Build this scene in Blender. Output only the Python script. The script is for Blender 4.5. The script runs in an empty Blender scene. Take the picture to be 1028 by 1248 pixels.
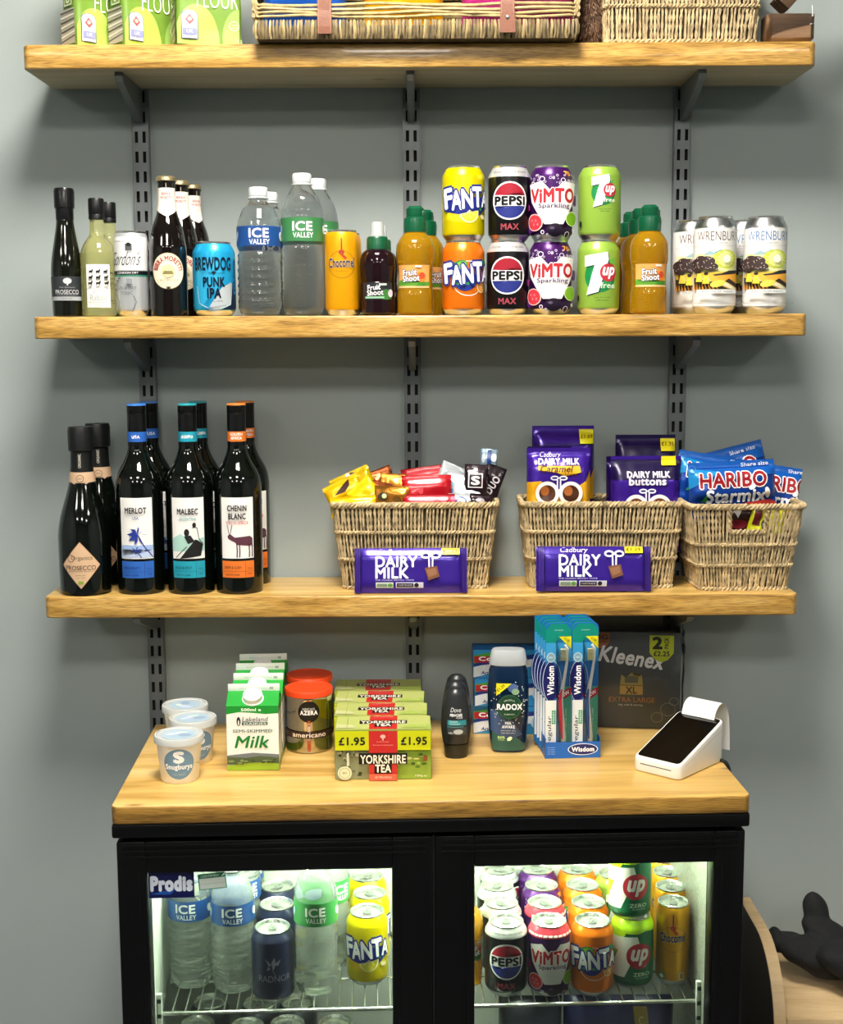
import bpy, bmesh, math, random
from mathutils import Vector, Matrix, noise
from math import sin, cos, pi, radians, atan, tan, sqrt

# ------------------------------------------------------------------ camera, world, lights, exposure
sc = bpy.context.scene
C = sc.collection
F, TH, RO, ZC, YC = 1640.0, math.atan((624-410)/1640.0), radians(0.25), 1.55, -2.287
cam_d = bpy.data.cameras.new('camera'); cam = bpy.data.objects.new('camera', cam_d); C.objects.link(cam)
cam_d.sensor_fit = 'HORIZONTAL'; cam_d.sensor_width = 36.0; cam_d.lens = F/1028*36.0
cam.matrix_world = Matrix.Translation((0, YC, ZC)) @ Matrix.Rotation(pi/2-TH, 4, 'X') @ Matrix.Rotation(-RO, 4, 'Z')
sc.camera = cam
w = bpy.data.worlds.new('room_air'); sc.world = w; w.use_nodes = True
w.node_tree.nodes['Background'].inputs[0].default_value = (0.8, 0.9, 1.0, 1)
w.node_tree.nodes['Background'].inputs[1].default_value = 0.05
sc.view_settings.view_transform = 'Standard'; sc.view_settings.look = 'None'
sc.view_settings.gamma = 1.0; sc.view_settings.use_curve_mapping = False
sc.view_settings.exposure = 0.0
LAMP_W = [82.0, 46.0, 38.0, 27.0]     # emission of the three ceiling panels, nearest the shelves first, then the added fill panels
LED_W = 440.0                     # emission of the fridge's light tube
sc.cycles.use_denoising = True
sc.cycles.max_bounces = 10; sc.cycles.transmission_bounces = 10; sc.cycles.transparent_max_bounces = 12
sc.cycles.sample_clamp_indirect = 4.0
sc.cycles.caustics_refractive = True; sc.cycles.caustics_reflective = False

CEIL = 2.80
PANELS = [(-0.10, -1.00), (-0.10, -2.75), (-0.10, -4.60), (-1.95, -2.75), (1.75, -2.75), (-1.95, -4.60), (1.75, -4.60)]  # the last four, at the sides, are added as fill light

# ------------------------------------------------------------------ where things stand
def X(px, y, z):                       # world x of the photograph's column px at depth y, height z
    v = (y-YC)*sin(TH)+(z-ZC)*cos(TH); d = (y-YC)*cos(TH)-(z-ZC)*sin(TH)
    return ((px-514)*d/F+v*sin(RO))/cos(RO)
def Y(row, px, z):                     # depth of a point at height z seen at that row
    r = row+(px-514)*tan(RO)
    return YC+(ZC-z)/tan(TH+atan((r-624)/F))
S1T, S1B, S2T, S2B, S3T, S3B = ZC+.4386, ZC+.4030, ZC+.0325, ZC-.0015, ZC-.408, ZC-.4425
CT, CB = ZC-.6557, ZC-.6820             # counter top / bottom
SF = -.185                             # shelf front
rnd = random.Random(7)

# ------------------------------------------------------------------ materials
def lin(h):
    h = h.lstrip('#'); o = []
    for i in (0, 2, 4):
        c = int(h[i:i+2], 16)/255; o.append(c/12.92 if c <= .04045 else ((c+.055)/1.055)**2.4)
    return (*o, 1)
_m = {}
def mat(name, col='808080', rough=.5, metal=0., trans=0., ior=1.45, coat=0., emit=0., spec=.5, var=0., vs=40., bump=0., bs=200., sss=0.):
    key = (name, col, rough, metal, trans)
    if key in _m: return _m[key]
    m = bpy.data.materials.new(name); m.use_nodes = True; nt = m.node_tree; p = nt.nodes['Principled BSDF']
    c = lin(col)
    p.inputs['Base Color'].default_value = c; p.inputs['Roughness'].default_value = rough
    p.inputs['Metallic'].default_value = metal; p.inputs['Transmission Weight'].default_value = trans
    p.inputs['IOR'].default_value = ior; p.inputs['Coat Weight'].default_value = coat
    p.inputs['Coat Roughness'].default_value = .05
    p.inputs['Specular IOR Level'].default_value = spec
    if sss: p.inputs['Subsurface Weight'].default_value = sss; p.inputs['Subsurface Scale'].default_value = .01
    if emit:
        p.inputs['Emission Color'].default_value = c; p.inputs['Emission Strength'].default_value = emit
    tc = nt.nodes.new('ShaderNodeTexCoord')
    if var:
        n = nt.nodes.new('ShaderNodeTexNoise'); n.inputs['Scale'].default_value = vs; n.inputs['Detail'].default_value = 4
        nt.links.new(tc.outputs['Object'], n.inputs['Vector'])
        r = nt.nodes.new('ShaderNodeValToRGB')
        r.color_ramp.elements[0].position = .3; r.color_ramp.elements[1].position = .7
        r.color_ramp.elements[0].color = (*[x*(1-var) for x in c[:3]], 1)
        r.color_ramp.elements[1].color = (*[min(1, x*(1+var)) for x in c[:3]], 1)
        nt.links.new(n.outputs['Fac'], r.inputs['Fac']); nt.links.new(r.outputs['Color'], p.inputs['Base Color'])
    if bump:
        n2 = nt.nodes.new('ShaderNodeTexNoise'); n2.inputs['Scale'].default_value = bs; n2.inputs['Detail'].default_value = 3
        nt.links.new(tc.outputs['Object'], n2.inputs['Vector'])
        b = nt.nodes.new('ShaderNodeBump'); b.inputs['Strength'].default_value = bump; b.inputs['Distance'].default_value = .002
        nt.links.new(n2.outputs['Fac'], b.inputs['Height']); nt.links.new(b.outputs['Normal'], p.inputs['Normal'])
    _m[key] = m; return m
def wood(name, c0, c1, c2, rough=.35, sx=1.5, s=26., dark=.35, coat=.2):
    m = bpy.data.materials.new(name); m.use_nodes = True; nt = m.node_tree; p = nt.nodes['Principled BSDF']; L = nt.links
    tc = nt.nodes.new('ShaderNodeTexCoord'); mp = nt.nodes.new('ShaderNodeMapping'); mp.inputs['Scale'].default_value = (sx, s, s)
    L.new(tc.outputs['Object'], mp.inputs['Vector'])
    n = nt.nodes.new('ShaderNodeTexNoise'); n.inputs['Scale'].default_value = 1.; n.inputs['Detail'].default_value = 6; n.inputs['Distortion'].default_value = 1.2
    L.new(mp.outputs['Vector'], n.inputs['Vector'])
    r = nt.nodes.new('ShaderNodeValToRGB'); e = r.color_ramp.elements
    e[0].position = .30; e[0].color = lin(c0); e[1].position = .72; e[1].color = lin(c2)
    k = e.new(.5); k.color = lin(c1)
    L.new(n.outputs['Fac'], r.inputs['Fac'])
    mp2 = nt.nodes.new('ShaderNodeMapping'); mp2.inputs['Scale'].default_value = (sx*9, s*14, s*14)
    L.new(tc.outputs['Object'], mp2.inputs['Vector'])
    n2 = nt.nodes.new('ShaderNodeTexNoise'); n2.inputs['Scale'].default_value = 1.; n2.inputs['Detail'].default_value = 3
    L.new(mp2.outputs['Vector'], n2.inputs['Vector'])
    r2 = nt.nodes.new('ShaderNodeValToRGB'); r2.color_ramp.elements[0].position = .33; r2.color_ramp.elements[1].position = .55
    r2.color_ramp.elements[0].color = (1-dark, 1-dark*1.1, 1-dark*1.2, 1); r2.color_ramp.elements[1].color = (1, 1, 1, 1)
    L.new(n2.outputs['Fac'], r2.inputs['Fac'])
    mx = nt.nodes.new('ShaderNodeMix'); mx.data_type = 'RGBA'; mx.blend_type = 'MULTIPLY'; mx.inputs['Factor'].default_value = 1
    L.new(r.outputs['Color'], mx.inputs[6]); L.new(r2.outputs['Color'], mx.inputs[7])
    # knots: rare, round dark eyes
    vo = nt.nodes.new('ShaderNodeTexVoronoi'); vo.inputs['Scale'].default_value = 4.2; vo.inputs['Randomness'].default_value = 1
    mp3 = nt.nodes.new('ShaderNodeMapping'); mp3.inputs['Scale'].default_value = (1, 2.2, 2.2)
    L.new(tc.outputs['Object'], mp3.inputs['Vector']); L.new(mp3.outputs['Vector'], vo.inputs['Vector'])
    r3 = nt.nodes.new('ShaderNodeValToRGB'); r3.color_ramp.elements[0].position = .02; r3.color_ramp.elements[1].position = .075
    r3.color_ramp.elements[0].color = (.22, .12, .06, 1); r3.color_ramp.elements[1].color = (1, 1, 1, 1)
    L.new(vo.outputs['Distance'], r3.inputs['Fac'])
    mx2 = nt.nodes.new('ShaderNodeMix'); mx2.data_type = 'RGBA'; mx2.blend_type = 'MULTIPLY'; mx2.inputs['Factor'].default_value = .8
    L.new(mx.outputs[2], mx2.inputs[6]); L.new(r3.outputs['Color'], mx2.inputs[7])
    L.new(mx2.outputs[2], p.inputs['Base Color'])
    b = nt.nodes.new('ShaderNodeBump'); b.inputs['Strength'].default_value = .25; b.inputs['Distance'].default_value = .001
    L.new(n2.outputs['Fac'], b.inputs['Height']); L.new(b.outputs['Normal'], p.inputs['Normal'])
    p.inputs['Roughness'].default_value = rough; p.inputs['Coat Weight'].default_value = coat
    return m
def pane_mat(name, tint='ffffff', refl=1.0):           # thin sheet: straight through plus Fresnel gloss
    m = bpy.data.materials.new(name); m.use_nodes = True; nt = m.node_tree; nt.nodes.clear(); L = nt.links
    o = nt.nodes.new('ShaderNodeOutputMaterial'); t = nt.nodes.new('ShaderNodeBsdfTransparent'); g = nt.nodes.new('ShaderNodeBsdfGlossy')
    t.inputs[0].default_value = lin(tint); g.inputs['Roughness'].default_value = .02
    f = nt.nodes.new('ShaderNodeFresnel'); f.inputs[0].default_value = 1.45
    x = nt.nodes.new('ShaderNodeMixShader'); L.new(f.outputs[0], x.inputs[0]); L.new(t.outputs[0], x.inputs[1]); L.new(g.outputs[0], x.inputs[2])
    L.new(x.outputs[0], o.inputs[0]); return m

ALU = mat('aluminium', 'd8dadc', .28, 1.0)
BLACKP = mat('black_plastic', '0b0c0d', .38)
WHITEP = mat('white_plastic', 'eeeeee', .35)
PET = mat('clear_water_bottle', 'f4fafa', .03, 0, .965, 1.22, coat=1.0)
STRAW = mat('seagrass', 'b9a47c', .75, var=.45, vs=90., bump=.4, bs=600.)
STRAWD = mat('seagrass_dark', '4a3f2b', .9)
def pr(col, rough=.35, metal=0.):                      # printing ink
    return mat('ink_'+col, col, rough, metal)
def paint(col, rough=.28, metal=.35): return mat('paint_'+col, col, rough, metal)

# ------------------------------------------------------------------ mesh builder
class MB:
    def __init__(s): s.v = []; s.f = []; s.fm = []; s.mats = []
    def slot(s, m):
        if m not in s.mats: s.mats.append(m)
        return s.mats.index(m)
    def add(s, vs, fs, m, M=None):
        k = len(s.v); i = s.slot(m)
        s.v += [tuple(M @ Vector(p)) for p in vs] if M else [tuple(p) for p in vs]
        for f in fs: s.f.append(tuple(a+k for a in f)); s.fm.append(i)
        return s
    def box(s, x0, x1, y0, y1, z0, z1, m, bev=0., seg=2, M=None):
        if bev <= 0:
            vs = [(x, y, z) for x in (x0, x1) for y in (y0, y1) for z in (z0, z1)]
            return s.add(vs, [(0, 1, 3, 2), (4, 6, 7, 5), (0, 4, 5, 1), (2, 3, 7, 6), (0, 2, 6, 4), (1, 5, 7, 3)], m, M)
        bm = bmesh.new(); bmesh.ops.create_cube(bm, size=1)
        for v in bm.verts: v.co = Vector(((x0+x1)/2+v.co.x*(x1-x0), (y0+y1)/2+v.co.y*(y1-y0), (z0+z1)/2+v.co.z*(z1-z0)))
        bmesh.ops.bevel(bm, geom=bm.edges[:], offset=bev, segments=seg, profile=.5, affect='EDGES')
        return s.addbm(bm, m, M)
    def addbm(s, bm, m, M=None):
        bm.verts.index_update(); s.add([v.co[:] for v in bm.verts], [tuple(v.index for v in f.verts) for f in bm.faces], m, M); bm.free(); return s
    def lathe(s, prof, m, seg=36, M=None, sy=1.0, mats=None, fr=None):
        # prof: (r, z) from bottom to top; mats: {segment index: material}; fr(r, z, angle) -> r
        n = len(prof); base = len(s.v); vs = []; ring = []
        for (r, z) in prof:
            if r <= 1e-6: ring.append((len(vs),)); vs.append((0, 0, z))
            else:
                ring.append(tuple(range(len(vs), len(vs)+seg)))
                for k in range(seg):
                    a = 2*pi*k/seg; rr = fr(r, z, a) if fr else r
                    vs.append((rr*cos(a), rr*sin(a)*sy, z))
        s.v += [tuple(M @ Vector(p)) for p in vs] if M else vs
        for i in range(n-1):
            a, b = ring[i], ring[i+1]; mi = s.slot(mats[i] if mats and i in mats else m)
            for k in range(seg):
                k2 = (k+1) % seg
                if len(a) == 1 and len(b) == 1: break
                if len(a) == 1: fc = (a[0], b[k2], b[k])
                elif len(b) == 1: fc = (a[k], a[k2], b[0])
                else: fc = (a[k], a[k2], b[k2], b[k])
                s.f.append(tuple(x+base for x in fc)); s.fm.append(mi)
        return s
    def tube(s, pts, r, m, seg=6, closed=False, M=None, cap=True):
        pts = [Vector(p) for p in pts]; n = len(pts); vs = []; fs = []; up = None
        for i, p in enumerate(pts):
            if closed: d = pts[(i+1) % n]-pts[i-1]
            else: d = pts[min(i+1, n-1)]-pts[max(i-1, 0)]
            d.normalize()
            if up is None: up = Vector((0, 0, 1)) if abs(d.z) < .9 else Vector((1, 0, 0))
            sd = d.cross(up); sd.normalize(); up = sd.cross(d); up.normalize()
            rr = r[i] if isinstance(r, (list, tuple)) else r
            for k in range(seg):
                a = 2*pi*k/seg; vs.append(p+sd*cos(a)*rr+up*sin(a)*rr)
        for i in range(n if closed else n-1):
            j = (i+1) % n
            for k in range(seg):
                k2 = (k+1) % seg; fs.append((i*seg+k, i*seg+k2, j*seg+k2, j*seg+k))
        if cap and not closed: fs.append(tuple(reversed(range(seg)))); fs.append(tuple((n-1)*seg+k for k in range(seg)))
        return s.add(vs, fs, m, M)
    def prism(s, poly, t0, t1, m, axis='y', M=None):   # poly in the other two axes, extruded t0..t1
        def P(a, b, t): return {'y': (a, t, b), 'x': (t, a, b), 'z': (a, b, t)}[axis]
        n = len(poly); vs = [P(a, b, t0) for a, b in poly]+[P(a, b, t1) for a, b in poly]
        fs = [tuple(range(n)), tuple(reversed(range(n, 2*n)))]+[(i, i+n, (i+1) % n+n, (i+1) % n) for i in range(n)]
        return s.add(vs, fs, m, M)
    def build(s, name, parent=None, loc=None, sharp=.62, rotz=0., fix=True):
        me = bpy.data.meshes.new(name); me.from_pydata(s.v, [], s.f)
        for m in s.mats: me.materials.append(m)
        me.polygons.foreach_set('material_index', s.fm)
        bm = bmesh.new(); bm.from_mesh(me)
        if fix: bmesh.ops.recalc_face_normals(bm, faces=bm.faces[:])
        for f in bm.faces: f.smooth = True
        for e in bm.edges:
            if len(e.link_faces) == 2 and e.calc_face_angle(0) > sharp: e.smooth = False
        bm.to_mesh(me); bm.free()
        o = bpy.data.objects.new(name, me); C.objects.link(o)
        if parent: o.parent = parent
        if loc: o.location = loc
        o.rotation_euler.z = rotz
        return o

def tag(o, label=None, cat=None, group=None, kind=None):
    if label: o['label'] = label
    if cat: o['category'] = cat
    if group: o['group'] = group
    if kind: o['kind'] = kind
    return o
def thing(name, label=None, cat=None, group=None, loc=(0, 0, 0), rotz=0.):
    o = bpy.data.objects.new(name, None); C.objects.link(o); o.empty_display_size = .02
    o.location = loc; o.rotation_euler.z = rotz
    return tag(o, label, cat, group)
_kids = {}
def copy_tree(o, label=None, loc=None, rotz=None, group=None):
    def rec(a, par):
        c = a.copy(); C.objects.link(c)
        if par: c.parent = par
        for ch in [k for k in bpy.data.objects if k.parent == a] if a not in _kids else _kids[a]: rec(ch, c)
        return c
    c = rec(o, None)
    if label: c['label'] = label
    if group: c['group'] = group
    if loc: c.location = loc
    if rotz is not None: c.rotation_euler.z = rotz
    return c

# ------------------------------------------------------------------ printed artwork (flat ink shapes laid on a surface)
_tc = {}
def glyphs(s, off, sp=1., res=3):
    k = (s, round(off, 4), round(sp, 3))
    if k in _tc: return _tc[k]
    cu = bpy.data.curves.new('lettering', 'FONT'); cu.body = s; cu.resolution_u = res; cu.offset = off; cu.space_character = sp; cu.fill_mode = 'FRONT'
    ob = bpy.data.objects.new('lettering', cu)
    me = bpy.data.meshes.new_from_object(ob)
    vs = [(v.co.x, v.co.y) for v in me.vertices]; fs = [tuple(p.vertices) for p in me.polygons]
    bpy.data.objects.remove(ob); bpy.data.curves.remove(cu); bpy.data.meshes.remove(me)
    _tc[k] = (vs, fs); return _tc[k]
class Art:
    """ink shapes in millimetres: u across, v up; later ones lie over earlier ones"""
    def __init__(s, rough=.35, metal=0.): s.it = []; s.rough = rough; s.metal = metal
    def _add(s, vs, fs, c): s.it.append((vs, fs, c)); return s
    def poly(s, pts, c): return s._add([tuple(p) for p in pts], [tuple(range(len(pts)))], c)
    def rect(s, u0, u1, v0, v1, c): return s.poly([(u0, v0), (u1, v0), (u1, v1), (u0, v1)], c)
    def ell(s, cu, cv, a, b=None, c='ffffff', rot=0, n=28, a0=0, a1=360):
        b = a if b is None else b; full = a1-a0 >= 360; pts = []
        for k in range(n if full else n+1):
            t = radians(a0+(a1-a0)*k/n); x, y = a*cos(t), b*sin(t); r = radians(rot)
            pts.append((cu+x*cos(r)-y*sin(r), cv+x*sin(r)+y*cos(r)))
        return s.poly(pts, c)
    def ring(s, cu, cv, a, b, w, c, n=28, a0=0, a1=360):
        vs = []; fs = []
        for k in range(n+1):
            t = radians(a0+(a1-a0)*k/n); vs += [(cu+a*cos(t), cv+b*sin(t)), (cu+(a-w)*cos(t), cv+(b-w)*sin(t))]
        for k in range(n): fs.append((2*k, 2*k+2, 2*k+3, 2*k+1))
        return s._add(vs, fs, c)
    def line(s, pts, w, c):
        for (a, b), (d, e) in zip(pts[:-1], pts[1:]):
            l = math.hypot(d-a, e-b) or 1; nx, ny = -(e-b)/l*w/2, (d-a)/l*w/2
            s.poly([(a+nx, b+ny), (a-nx, b-ny), (d-nx, e-ny), (d+nx, e+ny)], c)
        return s
    def T(s, txt, cu, cv, w, h, c, b=0., ol=None, sh=0., rot=0., arc=None):
        sp = 1+max(0, b)*1.6
        vs0, fs0 = glyphs(txt, min(b, 0.), sp)
        xs = [p[0] for p in vs0]; ys = [p[1] for p in vs0]
        if not xs: return s
        x0, x1, y0, y1 = min(xs), max(xs), min(ys), max(ys); kx = w/(x1-x0); ky = h/(y1-y0); r = radians(rot)
        for off, col, nn in ([(max(b, 0)+ol[1], ol[0], 8)] if ol else [])+[(max(b, 0), c, 6 if h > 9 else 4)]:
            cp = [(0, 0)] if (off < .008 or (h < 3 and not ol)) else [(off*cos(2*pi*k/nn+.4), off*sin(2*pi*k/nn+.4)) for k in range(nn)]
            out = []; fs = []
            for ci, (ox, oy) in enumerate(cp):
                k0 = len(out); fs += [tuple(i+k0 for i in f) for f in fs0]
                for (x, y) in vs0:
                    X_ = (x+ox-(x0+x1)/2)*kx; Y_ = (y+oy-(y0+y1)/2)*ky; X_ += Y_*sh
                    if arc: t = X_/arc; X_, Y_ = (arc+Y_)*sin(t), (arc+Y_)*cos(t)-arc
                    out.append((cu+X_*cos(r)-Y_*sin(r), cv+X_*sin(r)+Y_*cos(r), ci*.012))
            s._add(out, fs, col)
        return s
    def build(s, name, parent, fmap, du=4., dv=None, base=.00018, clip=None):
        mb_v = []; mb_f = []; fm = []; mats = []
        for i, (vs, fs, c) in enumerate(s.it):
            bm = bmesh.new(); bv = [bm.verts.new((q[0], q[1], q[2] if len(q) > 2 else 0)) for q in vs]
            for f in fs:
                try: bm.faces.new([bv[k] for k in f])
                except ValueError: pass
            big = [f for f in bm.faces if len(f.verts) > 4]
            if big: bmesh.ops.triangulate(bm, faces=big)
            us = [v[0] for v in vs]; ws = [v[1] for v in vs]
            def cut(lo, hi, st, ax):
                k = math.ceil(lo/st+1e-6)
                while k*st < hi-1e-6:
                    co = [0, 0, 0]; co[ax] = k*st; no = [0, 0, 0]; no[ax] = 1
                    bmesh.ops.bisect_plane(bm, geom=bm.verts[:]+bm.edges[:]+bm.faces[:], plane_co=co, plane_no=no, dist=1e-5); k += 1
            if du: cut(min(us), max(us), du, 0)
            if dv: cut(min(ws), max(ws), dv, 1)
            if clip:
                for (co, no) in clip:
                    bmesh.ops.bisect_plane(bm, geom=bm.verts[:]+bm.edges[:]+bm.faces[:], plane_co=(*co, 0), plane_no=(*no, 0), clear_outer=True)
            bm.verts.index_update(); k0 = len(mb_v); m = c if not isinstance(c, str) else pr(c, s.rough, s.metal)
            if m not in mats: mats.append(m)
            for v in bm.verts: mb_v.append(tuple(fmap(v.co.x/1000, v.co.y/1000, base+.00014*i+v.co.z/1000)))
            for f in bm.faces: mb_f.append(tuple(v.index+k0 for v in f.verts)); fm.append(mats.index(m))
            bm.free()
        me = bpy.data.meshes.new(name); me.from_pydata(mb_v, [], mb_f)
        for m in mats: me.materials.append(m)
        me.polygons.foreach_set('material_index', fm)
        me.polygons.foreach_set('use_smooth', [True]*len(mb_f))
        o = bpy.data.objects.new(name, me); C.objects.link(o); o.parent = parent; return o
def cylmap(r, rot=0.):                                    # r: number or function of height
    f = r if callable(r) else (lambda z: r)
    rr = f(.05) if callable(r) else r
    def m(u, v, o):
        R = f(v); a = u/max(rr, 1e-4)+rot; return ((R+o)*sin(a), -(R+o)*cos(a), v)
    return m
def proffn(prof, rref=None):
    def f(z):
        for (r0, z0), (r1, z1) in zip(prof[:-1], prof[1:]):
            if z0 <= z <= z1 and z1 > z0: return r0+(r1-r0)*(z-z0)/(z1-z0)
        return prof[-1][0]
    return f
def lathemap(prof, rref):
    f = proffn(prof)
    def m(u, v, o): R = f(v)+o; a = u/rref; return (R*sin(a), -R*cos(a), v)
    return m
def planemap(y=0., z0=0.):                                # a face looking towards -y
    return lambda u, v, o: (u, y-o, v+z0)
def smooth_prof(pts, n=5):                                # Catmull-Rom through bottle profile points
    out = []
    for i in range(len(pts)-1):
        p0, p1, p2, p3 = pts[max(i-1, 0)], pts[i], pts[i+1], pts[min(i+2, len(pts)-1)]
        for k in range(n):
            t = k/n; q = []
            for a in (0, 1):
                q.append(.5*((2*p1[a])+(-p0[a]+p2[a])*t+(2*p0[a]-5*p1[a]+4*p2[a]-p3[a])*t*t+(-p0[a]+3*p1[a]-3*p2[a]+p3[a])*t**3))
            out.append((max(q[0], 0), q[1]))
    out.append(pts[-1]); return out

# ------------------------------------------------------------------ the setting
wall_m = mat('grey_wall_paint', '9da7a5', .55, var=.03, vs=2., bump=.12, bs=350.)
W = lambda n, a, m: tag(MB().box(*a, m).build(n), kind='structure')
W('wall_back', (-3, 3, 0, .1, 0, CEIL), wall_m)
W('wall_left', (-3.1, -3, -6.5, 0, 0, CEIL), wall_m)
W('wall_right', (3, 3.1, -6.5, 0, 0, CEIL), wall_m)
W('wall_front', (-3, 3, -6.6, -6.5, 0, CEIL), mat('far_wall', '6d7374', .7))
W('floor', (-3, 3, -6.5, 0, -.1, 0), mat('grey_vinyl_floor', '55585a', .4, var=.1, vs=5.))
W('ceiling', (-3, 3, -6.5, 0, CEIL, CEIL+.1), mat('white_ceiling', 'd9dad8', .8))
for i, (px_, py_) in enumerate(PANELS):
    t = thing('ceiling_light', 'square white ceiling light panel '+['nearest the shelves', 'in the middle of the room', 'furthest from the shelves', 'added for fill, left of the middle one', 'added for fill, right of the middle one', 'added for fill, left of the furthest one', 'added for fill, right of the furthest one'][i], 'light', 'ceiling light panels', (px_, py_, CEIL-.02))
    MB().box(-.27, .27, -.27, .27, 0, .02, WHITEP, .004).build('frame', t)
    MB().box(-.25, .25, -.25, .25, -.004, .0, mat('light_diffuser%d' % i, 'fff8ee', .5, emit=LAMP_W[min(i, 3)])).build('diffuser', t)

# shelves
shelf_top = wood('honey_pine', 'b08a3e', 'd8b062', 'eaca80', .3, 1.2, 22., .12)
shelf_edge = wood('oiled_pine_edge', '8a6628', 'c69a4c', 'dcb66c', .32, 5., 60., .5)
shelf_under = wood('raw_pine', 'a89c80', 'bbb092', 'c6bc9e', .7, 1.2, 18., .08, 0)
def board(name, x0, x1, y0, y1, z0, z1, label, loc, rotz=0., under=shelf_under):
    bm = bmesh.new(); bmesh.ops.create_cube(bm, size=1)
    for v in bm.verts: v.co = Vector(((x0+x1)/2+v.co.x*(x1-x0), (y0+y1)/2+v.co.y*(y1-y0), (z0+z1)/2+v.co.z*(z1-z0)))
    ve = [e for e in bm.edges if abs(e.verts[0].co.z-e.verts[1].co.z) > .01 and e.verts[0].co.y < (y0+y1)/2]
    bmesh.ops.bevel(bm, geom=ve, offset=.012, segments=4, profile=.5, affect='EDGES')
    bmesh.ops.bevel(bm, geom=[e for e in bm.edges if abs(e.verts[0].co.z-e.verts[1].co.z) < .001 and e.calc_face_angle(0) > .5], offset=.0028, segments=3, profile=.5, affect='EDGES')
    me = bpy.data.meshes.new(name)
    for f in bm.faces: f.material_index = 0 if f.normal.z > .8 else (2 if f.normal.z < -.8 else 1); f.smooth = True
    for e in bm.edges:
        if len(e.link_faces) == 2 and e.calc_face_angle(0) > .62: e.smooth = False
    bm.to_mesh(me); bm.free()
    for m in (shelf_top, shelf_edge, under): me.materials.append(m)
    o = bpy.data.objects.new(name, me); C.objects.link(o); o.location = loc; o.rotation_euler.z = rotz
    return tag(o, label, 'shelf' if 'shelf' in name else 'worktop')
g = 'wooden wall shelves'
for (zt, zb, lb, dx) in ((S1T, S1B, 'top wooden shelf carrying flour bags and the hamper', 0), (S2T, S2B, 'middle wooden shelf carrying drinks cans and small bottles', -.0007), (S3T, S3B, 'lowest wooden shelf carrying wine bottles and three baskets', -.001)):
    o = board('wooden_shelf', -.6, .6, -.0855, .0855, zb-zt, 0, lb, (dx, SF+.0855, zt)); o['group'] = g

# twin-slot uprights
UPM = mat('grey_steel', '787d7f', .42, .35, var=.06, vs=60.)
UX = [X(170.5, -.013, ZC+.34), X(501.5, -.013, ZC+.34), X(833, -.013, ZC+.34)]
UZ0, UZ1 = .35, ZC+.46
def upright():
    b = MB(); hw = .013; y = -.012
    xs = [-hw, -.0090, -.0036, .0036, .0090, hw]; p = .032; sl = .018; z = UZ0
    while z < UZ1-1e-6:
        z2 = min(z+p, UZ1); zs = z+p-sl
        for i in range(5):
            b.add([(xs[i], y, z), (xs[i+1], y, z), (xs[i+1], y, min(zs, z2)), (xs[i], y, min(zs, z2))], [(0, 1, 2, 3)], UPM)
            if i not in (1, 3) and z2 > zs: b.add([(xs[i], y, zs), (xs[i+1], y, zs), (xs[i+1], y, z2), (xs[i], y, z2)], [(0, 1, 2, 3)], UPM)
            if i in (1, 3) and z2 > zs:                 # the slot's own thickness
                for xa in (xs[i], xs[i+1]): b.add([(xa, y, zs), (xa, y+.0008, zs), (xa, y+.0008, z2), (xa, y, z2)], [(0, 1, 2, 3)], UPM)
        z = z2
    b.box(-hw-.0012, -hw, y, 0, UZ0, UZ1, UPM); b.box(hw, hw+.0012, y, 0, UZ0, UZ1, UPM)
    b.box(-hw, -hw+.001, y-.0015, y, UZ0, UZ1, UPM); b.box(hw-.001, hw, y-.0015, y, UZ0, UZ1, UPM)
    b.add([(-hw, -.0008, UZ0), (hw, -.0008, UZ0), (hw, -.0008, UZ1), (-hw, -.0008, UZ1)], [(0, 1, 2, 3)], mat('channel_shade', '0a0b0c', .8))  # black sheet stands in for the shade inside the channel
    return b
u0 = upright().build('slotted_upright', fix=False); u0.location.x = UX[0]
tag(u0, 'leftmost of the three grey slotted uprights screwed to wall', 'upright', 'slotted wall uprights')
for k, nm in ((1, 'middle of the three grey slotted uprights screwed to wall'), (2, 'rightmost of the three grey slotted uprights screwed to wall')):
    c = u0.copy(); C.objects.link(c); c.location.x = UX[k]; c['label'] = nm
bk = MB()
for sx in (-1, 1):
    x0 = sx*.0052; poly = [(-.0135, 0), (-.0135, -.052), (-.022, -.054), (-.155, -.014), (-.163, -.006), (-.160, 0)]
    bk.prism(poly, x0-.0008, x0+.0008, UPM, 'x')
bk.prism([(-.0135, 0), (-.160, 0), (-.160, -.0015), (-.0135, -.0015)], -.0055, .0055, UPM, 'x')
bk.prism([(-.022, -.0525), (-.022, -.054), (-.155, -.014), (-.155, -.0125)], -.0055, .0055, UPM, 'x')
bk.prism([(-.155, -.014), (-.163, -.006), (-.160, 0), (-.159, 0), (-.1618, -.0062), (-.1545, -.0128)], -.0055, .0055, UPM, 'x')
b0 = bk.build('shelf_bracket')
first = True
for (zb, sn) in ((S1B, 'top'), (S2B, 'middle'), (S3B, 'lowest')):
    for k, pn in enumerate(('left', 'middle', 'right')):
        o = b0 if first else b0.copy()
        if not first: C.objects.link(o)
        first = False; o.location = (UX[k], 0, zb-.0003)
        tag(o, 'grey steel bracket on the %s upright holding up the %s shelf' % (pn, sn), 'bracket', 'shelf brackets')

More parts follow.
